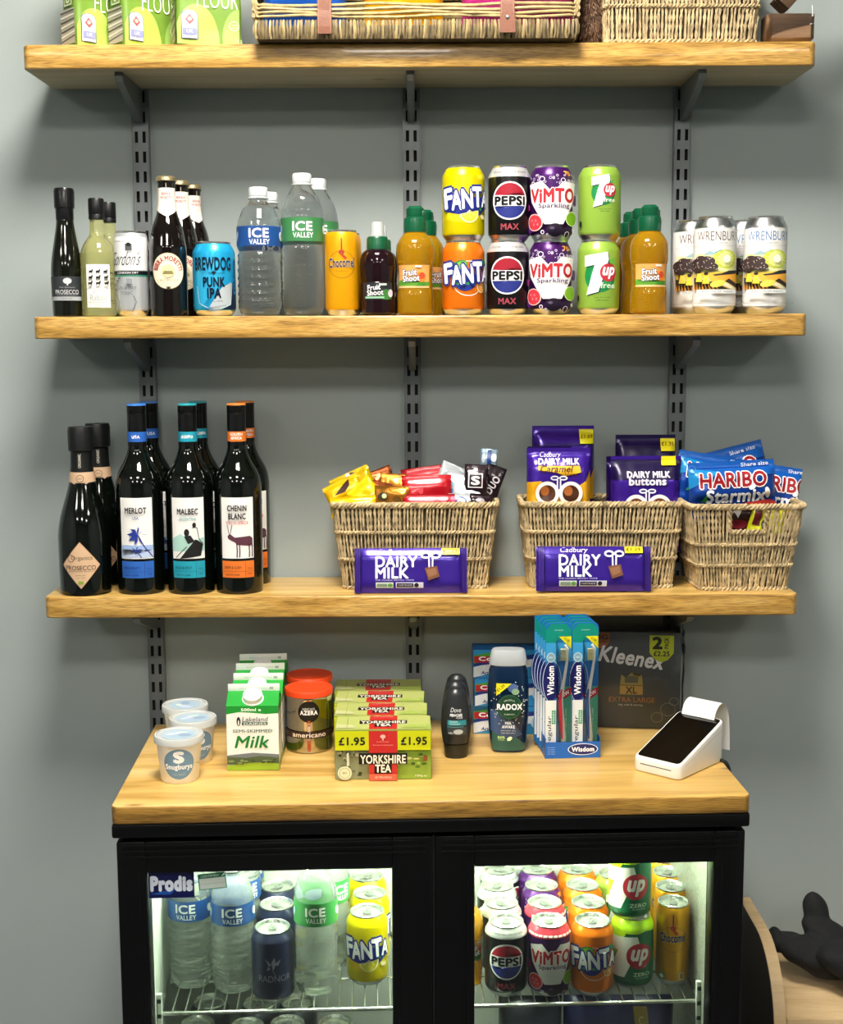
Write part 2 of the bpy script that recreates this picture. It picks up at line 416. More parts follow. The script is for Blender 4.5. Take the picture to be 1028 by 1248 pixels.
# ------------------------------------------------------------------ drinks cans
def can_prof(r, h, neck):                                # painted wall profile, bottom to shoulder
    return [(r*.80, .0015), (r*.86, .004), (r*.97, .009), (r, .013), (r, h-.018), (r*.985, h-.0145), (neck+.0015, h-.006), (neck, h-.0035)]
LIDM = mat('can_end_metal', 'e4e6e2', .25, .9)
def make_can(name, h, r, body, art=None, neck=None, foot=None, lidm=None, rotz=0., rough=.28, metal=.35, shoulder=None):
    neck = neck or r*.80; t = thing(name)
    bm_ = body if not isinstance(body, str) else paint(body, rough, metal)
    p = can_prof(r, h, neck); b = MB()
    ms = {0: ALU, 1: foot or ALU}
    if shoulder: ms.update({4: shoulder, 5: shoulder, 6: shoulder})
    b.lathe([(0, .0055), (r*.70, .0045), (r*.76, 0), (r*.80, .0015)], ALU, 40)
    b.lathe(p, bm_, 40, mats=ms); b.build('body', t)
    l = MB(); lm = lidm or LIDM
    l.lathe([(neck, h-.0035), (neck+.0008, h-.0008), (neck-.0005, h), (neck-.002, h-.0015), (neck-.0035, h-.0065), (neck-.005, h-.0052), (0, h-.0048)], lm, 40)
    lo = l.build('lid', t)
    tb = MB(); z = h-.0040
    pts = [(.0065*cos(a), .004+.0095*sin(a)-.002) for a in [2*pi*k/20 for k in range(20)]]
    inn = [(.0032*cos(a), .0075+.0035*sin(a)) for a in [2*pi*k/20 for k in range(20)]]
    vs = [(x, y, z+.0012) for x, y in pts]+[(x, y, z+.0012) for x, y in inn]+[(x, y, z) for x, y in pts]+[(x, y, z) for x, y in inn]
    fs = []
    for k in range(20):
        q = (k+1) % 20; fs += [(k, q, q+20, k+20), (k+40, k+60, q+60, q+40), (k, k+40, q+40, q), (k+20, q+20, q+60, k+60)]
    tb.add(vs, fs, ALU); tb.lathe([(0, z-.0005), (.0022, z-.0005), (.0022, z+.002), (0, z+.0024)], ALU, 10)
    tb.build('pull_tab', lo)
    MB().lathe([(0, h-.0049), (.0075, h-.0049), (.0075, h-.0046), (0, h-.0046)], mat('score_panel', 'a9aba8', .4, .9), 16, M=Matrix.Translation((0, -.0105, 0)), sy=.8).build('opening', lo)
    if art:
        pf = proffn(p); art.build('printed_design', t, lambda u, v, o: ((pf(v)+o)*sin(u/r+rotz), -(pf(v)+o)*cos(u/r+rotz), v), 4., 4.)
    return t
def fanta_logo(A, fruit, s=1.0, cu=0., cv=62.):
    if fruit == 'orange':
        A.ring(cu+2, cv-6, 27, 27, 1.2, 'f7efe0'); A.ell(cu-12, cv+13, 13, 8, '0d7a3c', 20); A.ell(cu-11, cv+13, 11, 6, '7dbb2a', 20)
        A.ell(cu-3, cv-8, 19, 17, '1d2f86'); A.rect(cu-20, cu+4, cv-16, cv-12, '2c9b47'); A.rect(cu-14, cu-1, cv-15, cv-13, 'bfe27a')
        A.ell(cu+25, cv-19, 9, 9, 'f6e2b0'); A.ell(cu+25, cv-19, 7.6, 7.6, 'f29a1e')
        for k in range(6): A.line([(cu+25, cv-19), (cu+25+7*cos(k*pi/3), cv-19+7*sin(k*pi/3))], .7, 'f9e4b4')
        A.line([(cu+37, cv-30), (cu+37, cv-50)], 1, 'f5d9b0')
        A.poly([(cu+22, cv+18), (cu+30, cv+24), (cu+38, cv+16), (cu+30, cv+14)], '2c9b47')
    else:
        A.rect(cu-34, cu-8, cv-15, cv-9, 'f2a02c'); A.poly([(cu-34, cv-15), (cu-14, cv-14), (cu+2, cv-27), (cu-12, cv-34), (cu-34, cv-30)], 'e9c61a')
        A.poly([(cu-34, cv+4), (cu+38, cv+4), (cu+36, cv-14), (cu+10, cv-30), (cu-9, cv-23), (cu-34, cv-18)], '23318f')
        A.ell(cu+4, cv-19, 16, 16, 'fbf3a8', 12, a0=180, a1=360); A.ell(cu+4, cv-20, 13, 13, 'e8dc3a', 12, a0=180, a1=360)
        for k in range(1, 4): A.line([(cu+4, cv-16), (cu+4+12*cos(pi+k*pi/4), cv-16+12*sin(pi+k*pi/4))], .9, 'fbf3a8')
        A.poly([(cu+18, cv-14), (cu+28, cv-8), (cu+25, cv-17)], '3fa546'); A.ell(cu+29, cv-26, 6, 3.5, 'f8efb4', -20)
    for i, (ch, x, y, r, h) in enumerate((('F', -30, 2, 8, 28), ('A', -15.5, -1, 3, 27), ('N', .5, 1, 3, 27), ('T', 16.5, 4, 3, 28), ('A', 31, 1, 0, 22))):
        A.T(ch, cu+x, cv+y, 15 if i < 4 else 13, h, 'ffffff', b=.04, ol=('1b2a80', .085), rot=r)
    return A
def pepsi(A, cv=60., r=29.):
    A.T('LESS IS MORE  MAX TASTE  NO SUGAR', 0, 103.5, 60, 2.6, '222222')
    A.ell(0, cv, r, r, 'f2f2f2'); k = r-2.6
    top = [(k*cos(radians(a)), cv+k*sin(radians(a))) for a in range(18, 163, 8)]
    A.poly(top+[(-k*.85, cv+9), (-k*.3, cv+8), (k*.3, cv+12), (k*.8, cv+12.5)], 'a01f30')
    bot = [(k*cos(radians(a)), cv+k*sin(radians(a))) for a in range(198, 343, 8)]
    A.poly(bot+[(k*.85, cv-8), (k*.3, cv-8), (-k*.3, cv-12), (-k*.8, cv-12)], '26307e')
    A.T('PEPSI', 0, cv, 48, 12.5, '0a0a0a', b=.045)
    return A.T('MAX', 0, cv-39, 27, 9, 'a2424e', b=.03)
def vimto(A, top=False):
    if top:
        for k in range(-5, 6): A.rect(k*8-4, k*8+2, 99, 102, 'fff2f2')
    else:
        A.T('70', 27, 101, 13, 7, 'f0a23a', b=.04)
        rn = random.Random(3)
        for k in range(34):
            u, v = rn.uniform(-44, 44), rn.uniform(82, 99); q = rn.uniform(.7, 2.4)
            A.ring(u, v, q, q, .6, 'e8dcef', 12)
        for (u, v, q) in ((-14, 92, 4.2), (15, 90, 3.6), (-28, 86, 3), (30, 88, 3)): A.ring(u, v, q, q, 1, 'efe6f4', 16)
    for (u, v, q, c) in ((-34, 20, 9, '5b1f80'), (38, 60, 8, '5b1f80'), (-40, 50, 6, 'b0268a')): A.ell(u, v, q, q, c)
    A.poly([(-34, 84), (-14, 89), (1, 71), (14, 88), (37, 86), (33, 60), (15, 24), (-10, 24), (-30, 58)], 'ece8e6')
    A.T('ViMTO', 1, 67, 62, 20, 'b5202c', b=.045, ol=('fdf3f0', .05))
    A.T('Sparkling', 3, 51, 42, 8.5, '3b2148', b=.02, ol=('f1ecf0', .05))
    A.ell(-24, 27, 12, 13, 'f0c0bc', 10); A.ell(-24, 27, 10.5, 11.5, 'c9313f', 10)
    for k in range(4): A.ell(-28+k*3, 30-(k % 2)*6, 1.4, 2.2, 'e87a80')
    A.ell(28, 32, 10, 11, 'd8ecb8'); A.ell(28, 32, 9, 10, '74a81e'); A.ell(4, 15, 11, 10, '1b0f24'); A.ell(21, 12, 8, 8, '25122e'); A.ell(0, 18, 3, 2, '5a4a66')
    for (u, v, q) in ((-12, 12, 2.4), (20, 8, 3.8), (30, 14, 2), (-6, 8, 1.6)): A.ring(u, v, q, q*1.3, 1, 'f4eef6', 14)
    return A
def sevenup(A, cu=4., cv=62., s=1.0, low='free'):
    def q(p): return [(cu+a*s, cv+b*s) for a, b in p]
    A.ell(cu+1*s, cv-3*s, 26*s, 26*s, '138043'); A.ell(cu+4*s, cv-4*s, 19*s, 19*s, '2f9a52')
    A.poly(q([(3, 24), (14, 31), (12, 20)]), 'f6ef4a' if s > .9 else '2f9a52'); A.poly(q([(12, 20), (24, 25), (22, 14)]), '61b847')
    seven = [(-25, 28), (12, 34), (14, 22), (-2, -28), (-21, -33), (-8, 14), (-24, 11)]
    A.poly(q([(a+1.5, b-1.5) for a, b in seven]), '0d3a26'); A.poly(q(seven), 'f5f6ee')
    A.ell(cu+14*s, cv+2*s, 14*s, 14*s, 'b52936'); A.T('up', cu+14*s, cv+1*s, 19*s, 17*s, 'ffffff', b=.04, sh=.2)
    A.T(low, cu+13*s, cv-18*s, 24*s, 9*s, 'e6f4dc', b=.01)
    A.T('Sugar free drink', cu+4*s, cv-37*s, 26*s, 2.6, '3c6b2a'); A.T('with taste', cu+4*s, cv-41*s, 20*s, 2.4, '3c6b2a')
    return A.ell(cu-38, 25, 3, 5, '1c2a1c')
def sevenzero(A):
    A.poly([(-50, 108), (50, 108), (50, 92), (-8, 92), (-40, 30), (-50, 30)], 'a8d51a')
    A.poly([(-18, 84), (24, 96), (50, 92), (50, 6), (-30, 6), (-34, 26), (-18, 55)], '0c5c38')
    A.poly([(-48, 82), (10, 88), (14, 74), (-10, 20), (-44, 18), (-22, 62), (-48, 60)], 'f1f3ea')
    A.ell(14, 56, 21, 21, 'a52433'); A.T('up', 14, 54, 26, 24, 'f4f0ee', b=.045, sh=.2)
    A.T('ZERO', 18, 26, 28, 6, 'cfe6cc', b=.01); A.T('SUGAR', 19, 20, 22, 2.6, 'a9cdb0')
    return A
def chocomel(A, low=False):
    A.ring(0, 78, 22, 21, .7, '8a5a1a', 36); A.rect(-1, 1, 96, 119, '6c2a22'); A.ell(0, 97, 4.5, 4, 'c6482e'); A.ring(0, 96, 3, 3, 1, '5a2018')
    A.poly([(2, 94), (9, 88), (5, 86), (-1, 92)], 'b63a2a')
    A.T('Chocomel', 0, 81, 41, 14, '1d1f5c', b=.035, ol=('f5d56a', .03), rot=2)
    A.T('de enige echte', 0, 68, 17, 2.2, '8a5a1a')
    if low:
        A.rect(-22, -12, 10, 22, '4f9460'); A.ell(-17, 16, 3.4, 3.4, 'dfe8d0'); A.rect(10, 18, 12, 24, 'e7d38a'); A.rect(12, 16, 14, 22, '8a6a1a')
    return A

CAN = {}
CAN['lemon'] = lambda rot=0.: make_can('drink_can', .1145, .033, 'ead800', fanta_logo(Art(), 'lemon'), rotz=rot)
CAN['orange'] = lambda rot=0.: make_can('drink_can', .1145, .033, 'f07a12', fanta_logo(Art(), 'orange'), rotz=rot)
CAN['cola'] = lambda rot=0.: make_can('drink_can', .1145, .033, '0b0b0d', pepsi(Art()), rotz=rot, shoulder=paint('dcdcdc', .3, .5), metal=.1)
CAN['berry'] = lambda rot=0.: make_can('drink_can', .1145, .033, '45155f', vimto(Art()), rotz=rot)
CAN['berry_red'] = lambda rot=0.: make_can('drink_can', .1145, .033, '3a1650', vimto(Art(), True), rotz=rot, shoulder=paint('e2485a', .3, .4))
CAN['lime'] = lambda rot=0., s=.8, v=66: make_can('drink_can', .1145, .033, '9dc44c', sevenup(Art(), 5, v, s), rotz=rot)
CAN['zero'] = lambda rot=0.: make_can('drink_can', .1145, .033, '0a5133', sevenzero(Art()), rotz=rot, shoulder=paint('a8d51a', .3, .35))
CAN['choc'] = lambda rot=0., low=False, c='f2a90c', m=.35: make_can('drink_can', .1315, .0265, c, chocomel(Art(), low), neck=.0235, rotz=rot, metal=m)
def gin():
    A = Art(.4, .1)
    A.rect(-40, 40, 71, 122, 'e9eaea'); A.rect(-40, 40, 64, 70, '10151a'); A.rect(-40, 40, 61.6, 63.6, '2c8c6c')
    A.T('LONDON DRY', 2, 67, 34, 3, 'e6e6e6', b=.02); A.T('Gordon\'s', -2, 89, 50, 21, '14161a', b=-.008, sh=.35)
    A.rect(0, 10, 101, 111, '55585a'); A.ell(5, 110, 3.5, 3, '15171a'); A.T('1769', 5, 99, 9, 2.6, '55585a'); A.T('IMPORTED  SINCE  LITTLE MIX', 0, 115, 40, 2.2, '4a4d50')
    A.T('GIN & DRY', 0, 44, 30, 5, '6b7075'); A.T('TONIC', 0, 36, 19, 5, '6b7075')
    for (u, v) in ((-18, 52), (-22, 46), (-14, 56), (-20, 38)): A.line([(u, v-6), (u+2, v), (u+6, v+4)], .8, '60666a'); A.ell(u+3, v+3, 2, 1, '60666a', 40)
    A.line([(-14, 8), (-10, 22), (-16, 34)], .9, '60666a'); A.line([(8, 8), (14, 22), (10, 32)], .9, '60666a')
    A.rect(1, 9, 50, 58, '8b9094')
    return make_can('drink_can', .1315, .0265, 'cdd1d4', A, neck=.0235, metal=.5)
def ipa():
    A = Art(.3, .3)
    A.poly([(-50, 84), (-50, 10), (-26, 10), (10, 46), (14, 84)], '33b2e2'); A.poly([(4, 10), (50, 10), (50, 66), (30, 48)], '16294a')
    A.poly([(0, 8), (27, 18), (30, 52), (12, 44), (-8, 14)], 'c3ccd0'); A.line([(-29, 46), (-25, 20), (0, 7), (27, 18), (31, 50)], 1.4, 'bfe6f2')
    A.T('BREWDOG', -2, 80, 60, 19, '101c30', b=.03); A.T('PUNK', 0, 52, 33, 14, '101c30', b=.04); A.T('IPA', 0, 35, 20, 14, '101c30', b=.04)
    A.T('POST MODERN CLASSIC', 0, 66, 36, 2.4, '16294a'); A.ell(0, 66.5, 3, 2, '101c30'); A.T('5.4% VOL 330ML', 0, 23, 26, 2, '30405a')
    A.rect(33, 41, 34, 88, '1b86bd'); A.T('PUNK STARTER', 37, 62, 48, 5, '12243c', b=.03, rot=90)
    A.T('BREWED IN SCOTLAND', 3, 14, 30, 1.8, '46566a', rot=10)
    return make_can('drink_can', .1145, .033, '22a6dc', A)
def village(ink, hill):
    A = Art(.5)
    A.rect(-52, 52, 12, 131, 'e9e7e3'); A.T('WRENBURY', 6, 119, 74, 14, ink, b=-.006)
    A.T('SMALL BATCH BREWERY', 0, 108, 40, 2, '8a8c90'); A.rect(-40, 40, 104, 104.5, 'b8b8b8')
    A.rect(-34, 36, 38, 92, 'e8e9a2'); A.poly([(-6, 92), (8, 98), (20, 92)], hill); A.poly([(-20, 90), (-8, 97), (4, 90)], '9ab8bd')
    A.ell(17, 84, 21, 14, 'c9d640'); A.ell(17, 84, 13, 12, 'e3ea8c')
    for k in range(12): A.line([(17, 84), (17+20*cos(k*pi/6+.2), 84+13*sin(k*pi/6+.2))], .6, 'eef2b8')
    A.ell(17, 84, 6, 6, 'fbfbe4')
    A.poly([(-34, 62), (36, 66), (36, 38), (-34, 38)], 'd9b33c'); A.poly([(-4, 60), (10, 62), (20, 66), (36, 67), (36, 62), (0, 58)], '23272a')
    A.poly([(0, 58), (36, 62), (36, 46), (4, 52)], 'e6a83a'); A.poly([(-34, 56), (-6, 50), (20, 38), (-34, 38)], '2b2320')
    A.poly([(14, 50), (36, 40), (36, 46), (20, 54)], '332a24'); A.poly([(-2, 50), (16, 48), (36, 38), (24, 38)], 'efe6c0')
    for k in range(8): A.poly([(-33+k*5, 38), (-30+k*5, 38), (-31+k*4.2, 48)], 'e9a23c')
    A.poly([(-27, 66), (-22, 66), (-24, 50), (-28, 50)], '3a2c26')
    for (u, v, a, b) in ((-24, 76, 15, 9), (-12, 80, 12, 8), (-6, 72, 10, 6), (-28, 70, 8, 6), (-20, 84, 8, 5)): A.ell(u, v, a, b, '3a2b2b')
    rn = random.Random(5)
    for k in range(34): A.ell(rn.uniform(-34, 2), rn.uniform(68, 86), .7, .7, 'cdbfb0', n=8)
    for (u, v) in ((-20, 58), (-11, 55)):
        A.poly([(u-4, v-9), (u+5, v-9), (u+3, v+4), (u-2, v+4)], 'd8c93e'); A.ell(u+.5, v+6.4, 2.6, 2.8, '2a1e18'); A.line([(u+3, v), (u+6, v-6)], 1.6, 'e9b78e')
    A.ell(3, 46, 9, 5, 'd9cf52', 20); A.rect(-22, 26, 31, 37, 'dfe0dc'); A.T('CRAFT BEER 440ML', 2, 34, 40, 2.6, '8f9496'); A.rect(-50, 50, 16, 16.6, '9aa0a4')
    return make_can('drink_can', .150, .033, 'd9dbdc', A, metal=.8, shoulder=ALU)
def radnor():
    A = Art(.4, .5)
    A.T('RADNOR', 3, 43, 52, 10, '9aa0b4', b=-.012)
    for (pts) in ([(0, 56), (5, 66), (3, 78), (-2, 70)], [(2, 66), (12, 74), (8, 64)], [(-2, 66), (-12, 76), (-6, 64)], [(-4, 60), (-9, 56), (-7, 64)]): A.poly(pts, '8f95aa')
    A.line([(0, 56), (4, 50), (2, 46)], .8, '8f95aa'); A.T('HILLS  SPRING WATER', 12, 20, 24, 1.8, '3a4266'); A.T('STILL', 12, 16, 16, 1.6, '3a4266')
    return make_can('drink_can', .1145, .033, '1c2340', A, metal=.3, rough=.38)

def put(proto, px, y, z, label, cat='can', group=None, row_mid=None, rot=0., used=[]):
    """the first call places the prototype, later ones a copy of it"""
    if proto.name not in used:
        used.append(proto.name); o = proto; tag(o, label, cat, group)
    else: o = copy_tree(proto, label, group=group)
    o.location = (X(px, y, z+.05), y, z); o.rotation_euler.z = rot-.40*o.location.x; return o
def clone(o, loc, label, rot=None): return copy_tree(o, label, loc, rot)

E = .0002
Z2 = S2T+E
# middle shelf, left to right ---------------------------------------------------------------
yf = -.148
# bottles
GLASS_D = mat('dark_green_glass', '050805', .06, coat=.5)
GLASS_B = mat('brown_black_glass', '0d0705', .06, coat=.5)
GLASS_O = mat('olive_glass', '0c0e07', .07, coat=.5)
def bottle(name, prof, m, seg=40, fr=None, mats=None, sub=4, raw=False, bname='body'):
    t = thing(name); p = prof if raw else smooth_prof(prof, sub)
    MB().lathe([(0, p[0][1])]+p+[(0, p[-1][1])], m, seg, fr=fr).build(bname, t); return t, p
def sleeve(t, name, prof, z0, z1, m, off=.0005, seg=40):
    f = proffn(prof); n = 8; q = [(f(z0+(z1-z0)*k/n)+off, z0+(z1-z0)*k/n) for k in range(n+1)]
    q = [(q[0][0]-off, z0)]+q+[(q[-1][0]-off, z1)]
    return MB().lathe(q, m, seg).build(name, t)
# small prosecco
P_ = [(.020, .0005), (.0225, .002), (.0235, .008), (.0242, .06), (.0236, .08), (.021, .10), (.0165, .125), (.0135, .145), (.0125, .165), (.0125, .190)]
t, p = bottle('wine_bottle', P_, GLASS_O)
MB().lathe([(.0130, .148), (.0136, .150), (.0138, .166), (.0155, .168), (.0157, .193), (.0140, .1975), (0, .198)], mat('black_foil', '101113', .25), 32, fr=lambda r, z, a: r*(1+.02*sin(a*9+z*300))).build('foil_cap', t)
A = Art(.4)
A.rect(-34, 34, 26, 62, '2e3236'); A.ell(1, 55, 6.5, 4.6, 'c3c7c9'); A.rect(0, 2, 48, 52, 'c3c7c9'); A.T('Vino Spumante', 0, 45, 24, 2.6, '9fa3a6', sh=.2)
A.T('PROSECCO', 0, 38, 37, 6.5, 'd6d9da', b=.0); A.rect(-34, 34, 25, 31, 'a7abad'); A.rect(-16, 16, 33, 33.5, '8d9194'); A.T('EXTRA DRY', 0, 28, 16, 1.8, '3a3c3e')
A.build('label', t, lathemap(p, .024), 4, 4)
put(t, 82, -.150, Z2, 'small dark olive wine bottle with black label, leftmost on the middle shelf', 'bottle')
# small white wine bottles
P_ = [(.0225, .0005), (.026, .003), (.0272, .008), (.0272, .088), (.0262, .100), (.0205, .114), (.0135, .124), (.0112, .132), (.0108, .160)]
WINE = mat('pale_wine_glass', 'eeeeb0', .05, 0, .82, 1.3)
t, p = bottle('wine_bottle', P_, WINE)
MB().lathe([(.0112, .150), (.0122, .150), (.0122, .156), (.0118, .157), (.0122, .158), (.0122, .180), (.0112, .182), (0, .182)], BLACKP, 28).build('screw_cap', t)
A = Art(.5); A.rect(-19, 19, 14, 80, 'f0eee8')
for i in range(3):
    for j in range(3):
        u, v = -11+11*j, 69-9*i; A.ell(u, v, 3.2, 1.8, '1c1c1c'); A.ell(u+2.6, v+2.2, 1.2, 1.4, '1c1c1c'); A.line([(u-2, v-1), (u-2.4, v-3.4)], .9, '1c1c1c'); A.line([(u+2, v-1), (u+2, v-3.4)], .9, '1c1c1c')
A.T('Jack', 0, 39, 14, 9, '8d8f86', b=-.01); A.T('Rabbit', 0, 29, 22, 9, '8d8f86', b=-.01); A.T('SAUVIGNON BLANC', 0, 22, 27, 2.6, '9a9c90'); A.T('Chile', 0, 17, 8, 3, 'a0a094')
A.build('label', t, lathemap(p, .0272), 4)
jr = put(t, 120.5, -.150, Z2, 'small pale yellow wine bottle with white animal label, front of two', 'bottle')
clone(jr, (jr.location.x+.0045, -.088, Z2), 'small wine bottle half hidden behind the pale yellow wine bottle')
o = put(gin(), 161, -.148, Z2, 'tall slim silver and white gin and tonic can on the middle shelf'); o.rotation_euler.z = -.12
# brown beer bottles
P_ = [(.025, .0005), (.0282, .003), (.0290, .010), (.0290, .094), (.0278, .112), (.0235, .136), (.0165, .156), (.0138, .172), (.0132, .190), (.0134, .203), (.0145, .204), (.0145, .209)]
t, p = bottle('beer_bottle', P_, GLASS_B)
MB().lathe([(.0150, .2065), (.0158, .2075), (.0150, .2125), (.0125, .2145), (0, .215)], mat('gold_cap', 'c9b88c', .3, .8), 42, fr=lambda r, z, a: r*(1+(.035*sin(a*21) if z < .209 else 0))).build('crown_cap', t)
A = Art(.5)
A.ell(0, 69, 26.5, 28, '6a5a30'); A.ell(0, 69, 25.5, 27, 'ece2c8'); A.ring(0, 69, 23.5, 25, .5, 'b9a878')
A.T('BIRRA MORETTI', 0, 88, 58, 7.5, 'a5303a', b=.03, arc=20)
A.T("L'AUTENTICA", 0, 55, 32, 5, '8d8254', b=.0); A.T('RICETTA ORIGINALE', 0, 49.5, 22, 2.2, '9a9070'); A.rect(-4, 4, 43, 46, 'a9a07a'); A.ell(0, 42.5, 2.5, 2.5, '1a1410')
A.ell(0, 69, 10, 10, 'd3c59a'); A.poly([(-8, 64), (8, 64), (6, 69), (-6, 69)], '7d7440')
A.build('label', t, lathemap(p, .0290), 4, 4)
A = Art(.5); A.poly([(-30, 196), (30, 196), (30, 168), (22, 164), (0, 152), (-22, 164), (-30, 168)], 'e9e2d4'); A.T('BIRRA', 0, 187, 16, 4, 'b0414a', b=.02); A.T('MORETTI', 0, 181, 20, 4, 'b0414a', b=.02); A.T('1859', 0, 172, 8, 2.4, 'a08f6a')
A.rect(-1, 1, 196, 203, '888070')
A.build('neck_label', t, lathemap(p, .0155), 3, 4)
bm0 = put(t, 206, -.156, Z2, 'brown beer bottle with cream oval label, front of three', 'bottle')
clone(bm0, (bm0.location.x+.0105, -.098, Z2), 'brown beer bottle directly behind the front beer bottle, neck just showing').rotation_euler.z = .3
clone(bm0, (bm0.location.x+.021, -.0405, Z2), 'rearmost brown beer bottle, beside the blue ale can').rotation_euler.z = .7
put(ipa(), 261.5, -.148, Z2, 'blue ale can with dark lettering on the middle shelf')
# water bottles
def ridged(h0, h1, n, amp):
    def fr(r, z, a):
        if h0 < z < h1: return r*(1+amp*sin((z-h0)/(h1-h0)*2*pi*n+.6*sin(a*3)))
        return r
    return fr
def water(name, H, r, big, ink, pet):
    if big: P_ = [(.022, .0), (.029, .004), (.0325, .014), (.0325, .110), (.0312, .114), (.0325, .119), (.0325, .160), (.0315, .172), (.026, .190), (.0165, .206), (.0125, .212), (.0125, .218)]
    else: P_ = [(.022, .0), (.029, .004), (.0325, .014), (.0325, .104), (.0300, .109), (.0325, .114), (.0325, .150), (.0310, .162), (.024, .180), (.0150, .190), (.0128, .194), (.0125, .204)]
    k = H/(.2295 if big else .2165); P_ = [(a*r/.0325, b*k) for a, b in P_]; p = []
    for i in range(len(P_)-1):
        n = max(1, int((P_[i+1][1]-P_[i][1])/.0022))
        for j in range(n): q = j/n; p.append((P_[i][0]+(P_[i+1][0]-P_[i][0])*q, P_[i][1]+(P_[i+1][1]-P_[i][1])*q))
    p.append(P_[-1]); fr1 = ridged(.02, .100*k, 6 if not big else 5, .022 if not big else .006)
    def fr(r_, z, a):
        q = fr1(r_, z, a)
        return q*(1-.10*(max(0, cos(a*5))**2)*max(0, 1-z/.016)) if z < .016 else q
    t = thing(name)
    MB().lathe([(0, .003)]+p+[(0, p[-1][1])], pet, 48, fr=fr).build('body', t)
    z = p[-1][1]-.002
    MB().lathe([(.0125, z-.004), (.0162, z-.004), (.0162, z-.002), (.0138, z-.001), (.0138, z), (.0145, z), (.0148, z+.011), (.0135, z+.0135), (0, z+.014)], mat('frosted_cap', 'e6ebec', .35, 0, .25), 60, fr=lambda r_, zz, a: r_*(1+.012*sin(a*30)) if zz > z+.0005 else r_).build('cap', t)
    lz0, lz1 = (.120*k, .158*k) if big else (.117*k, .150*k)
    f = lambda u, v, o: ((r+.0008+o)*sin(u/r), -(r+.0008+o)*cos(u/r), v)
    A = Art(.35); A.rect(-52, 52, lz0*1000, lz1*1000, ink); c = (lz0+lz1)*500
    A.T('ICE', 0, c+4.5, 30, 13.5, 'ffffff', b=.03); A.T('VALLEY', 1, c-9, 31, 7.5, 'ffffff', b=.015)
    A.ell(42, c, 5, 7, 'ffffff', 20); A.ell(-42, c, 4, 8, 'b8d0ea', -20)
    A.build('wrap_label', t, f, 4)
    return t
wb = water('water_bottle', .198, .034, False, '1d4a8c', PET)
a = put(wb, 317, -.146, Z2, 'clear water bottle with blue label on middle shelf, front of two', 'bottle', 'blue-label water bottles on the middle shelf')
clone(a, (a.location.x+.0080, -.072, Z2), 'clear water bottle behind the blue-label bottle, cap showing just right of its cap')
wg = water('water_bottle', .218, .033, True, '3c7d4a', PET)
b_ = put(wg, 370, -.146, Z2, 'taller clear water bottle with green label on middle shelf, front one', 'bottle', 'green-label water bottles on the middle shelf')
clone(b_, (b_.location.x+.0180, -.074, Z2), 'clear water bottle mostly hidden behind the taller green-label bottle')
c0 = CAN['choc'](); a = put(c0, 417, -.150, Z2, 'slim yellow chocolate milk can on the middle shelf, front one', 'can')
clone(a, (a.location.x+.002, -.094, Z2), 'slim yellow milk can hidden behind the front one on middle shelf, edge only')
# sport-cap juice bottles
GCAP = mat('green_cap', '034f31', .3)
def juice(small, col, tint_trans=.55):
    if small:
        P_ = [(.021, .0005), (.0255, .003), (.027, .009), (.027, .046), (.0262, .052), (.027, .060), (.0278, .080), (.024, .096), (.0145, .104), (.0135, .108)]
        zc = .106
    else:
        P_ = [(.022, .0005), (.0275, .003), (.0285, .008), (.0285, .030), (.0272, .040), (.0268, .060), (.0275, .074), (.0295, .086), (.0300, .098), (.0280, .112), (.0190, .125), (.0150, .129), (.0145, .132)]
        zc = .131
    t, p = bottle('juice_bottle', P_, mat('juice_'+col, col, .08, 0, tint_trans, 1.36, coat=.3))
    if small:
        MB().lathe([(.0145, zc-.004), (.0168, zc-.004), (.0168, zc+.012), (.0150, zc+.0155), (.0105, zc+.016), (0, zc+.016)], GCAP, 48, fr=lambda r, z, a: r*(1+.02*sin(a*24)) if z < zc+.011 else r).build('screw_cap', t)
        MB().lathe([(.0112, zc+.0158), (.0112, zc+.020), (.0100, zc+.023), (.0102, zc+.034), (.0085, zc+.038), (0, zc+.038)], mat('clear_nozzle_cover', 'e3eaea', .2, 0, .5), 28).build('nozzle_cover', t)
    else:
        MB().lathe([(.0150, zc-.003), (.0178, zc-.003), (.0182, zc+.012), (.0172, zc+.0185), (.0120, zc+.021), (0, zc+.021)], GCAP, 48, fr=lambda r, z, a: r*(1+.02*sin(a*24)) if z < zc+.012 else r).build('screw_cap', t)
        n = MB(); n.lathe([(.0115, zc+.018), (.0130, zc+.024), (.0128, zc+.033), (.0090, zc+.037), (0, zc+.0375)], GCAP, 28, fr=lambda r, z, a: r*(1+.08*cos(2*a)))
        n.box(.006, .0155, -.006, .006, zc+.018, zc+.030, GCAP, .002); n.build('drinking_spout', t)
    return t, p
def shoot_label(A, v0, v1, c1, c2, w_=29):
    A.rect(-w_, w_, v0, v1, c1); A.rect(-w_, w_, v0, v0+3.5, c2); A.poly([(-w_, v0+3), (w_, v0+3), (w_, v0+9), (4, v0+5), (-w_, v0+12)], '5a9a30')
    m_ = (v0+v1)/2; A.ell(13, m_-1, 9, 8, 'e98a2c'); A.ell(15, m_+1, 5, 5, 'd2492c'); A.poly([(4, v0+3), (10, v0+9), (22, v0+6), (20, v0+3)], '3f8a2a')
    A.T('Fruit', -5, m_+6, 22, 9, 'ffffff', b=.03, ol=('17181a', .07), rot=4); A.T('Shoot', -3, m_-3, 27, 9, 'ffffff', b=.03, ol=('17181a', .07), rot=4)
    A.rect(4, 14, v1-4, v1-1, 'f3f0e6'); return A
t, p = juice(True, '1c0b12', .15)
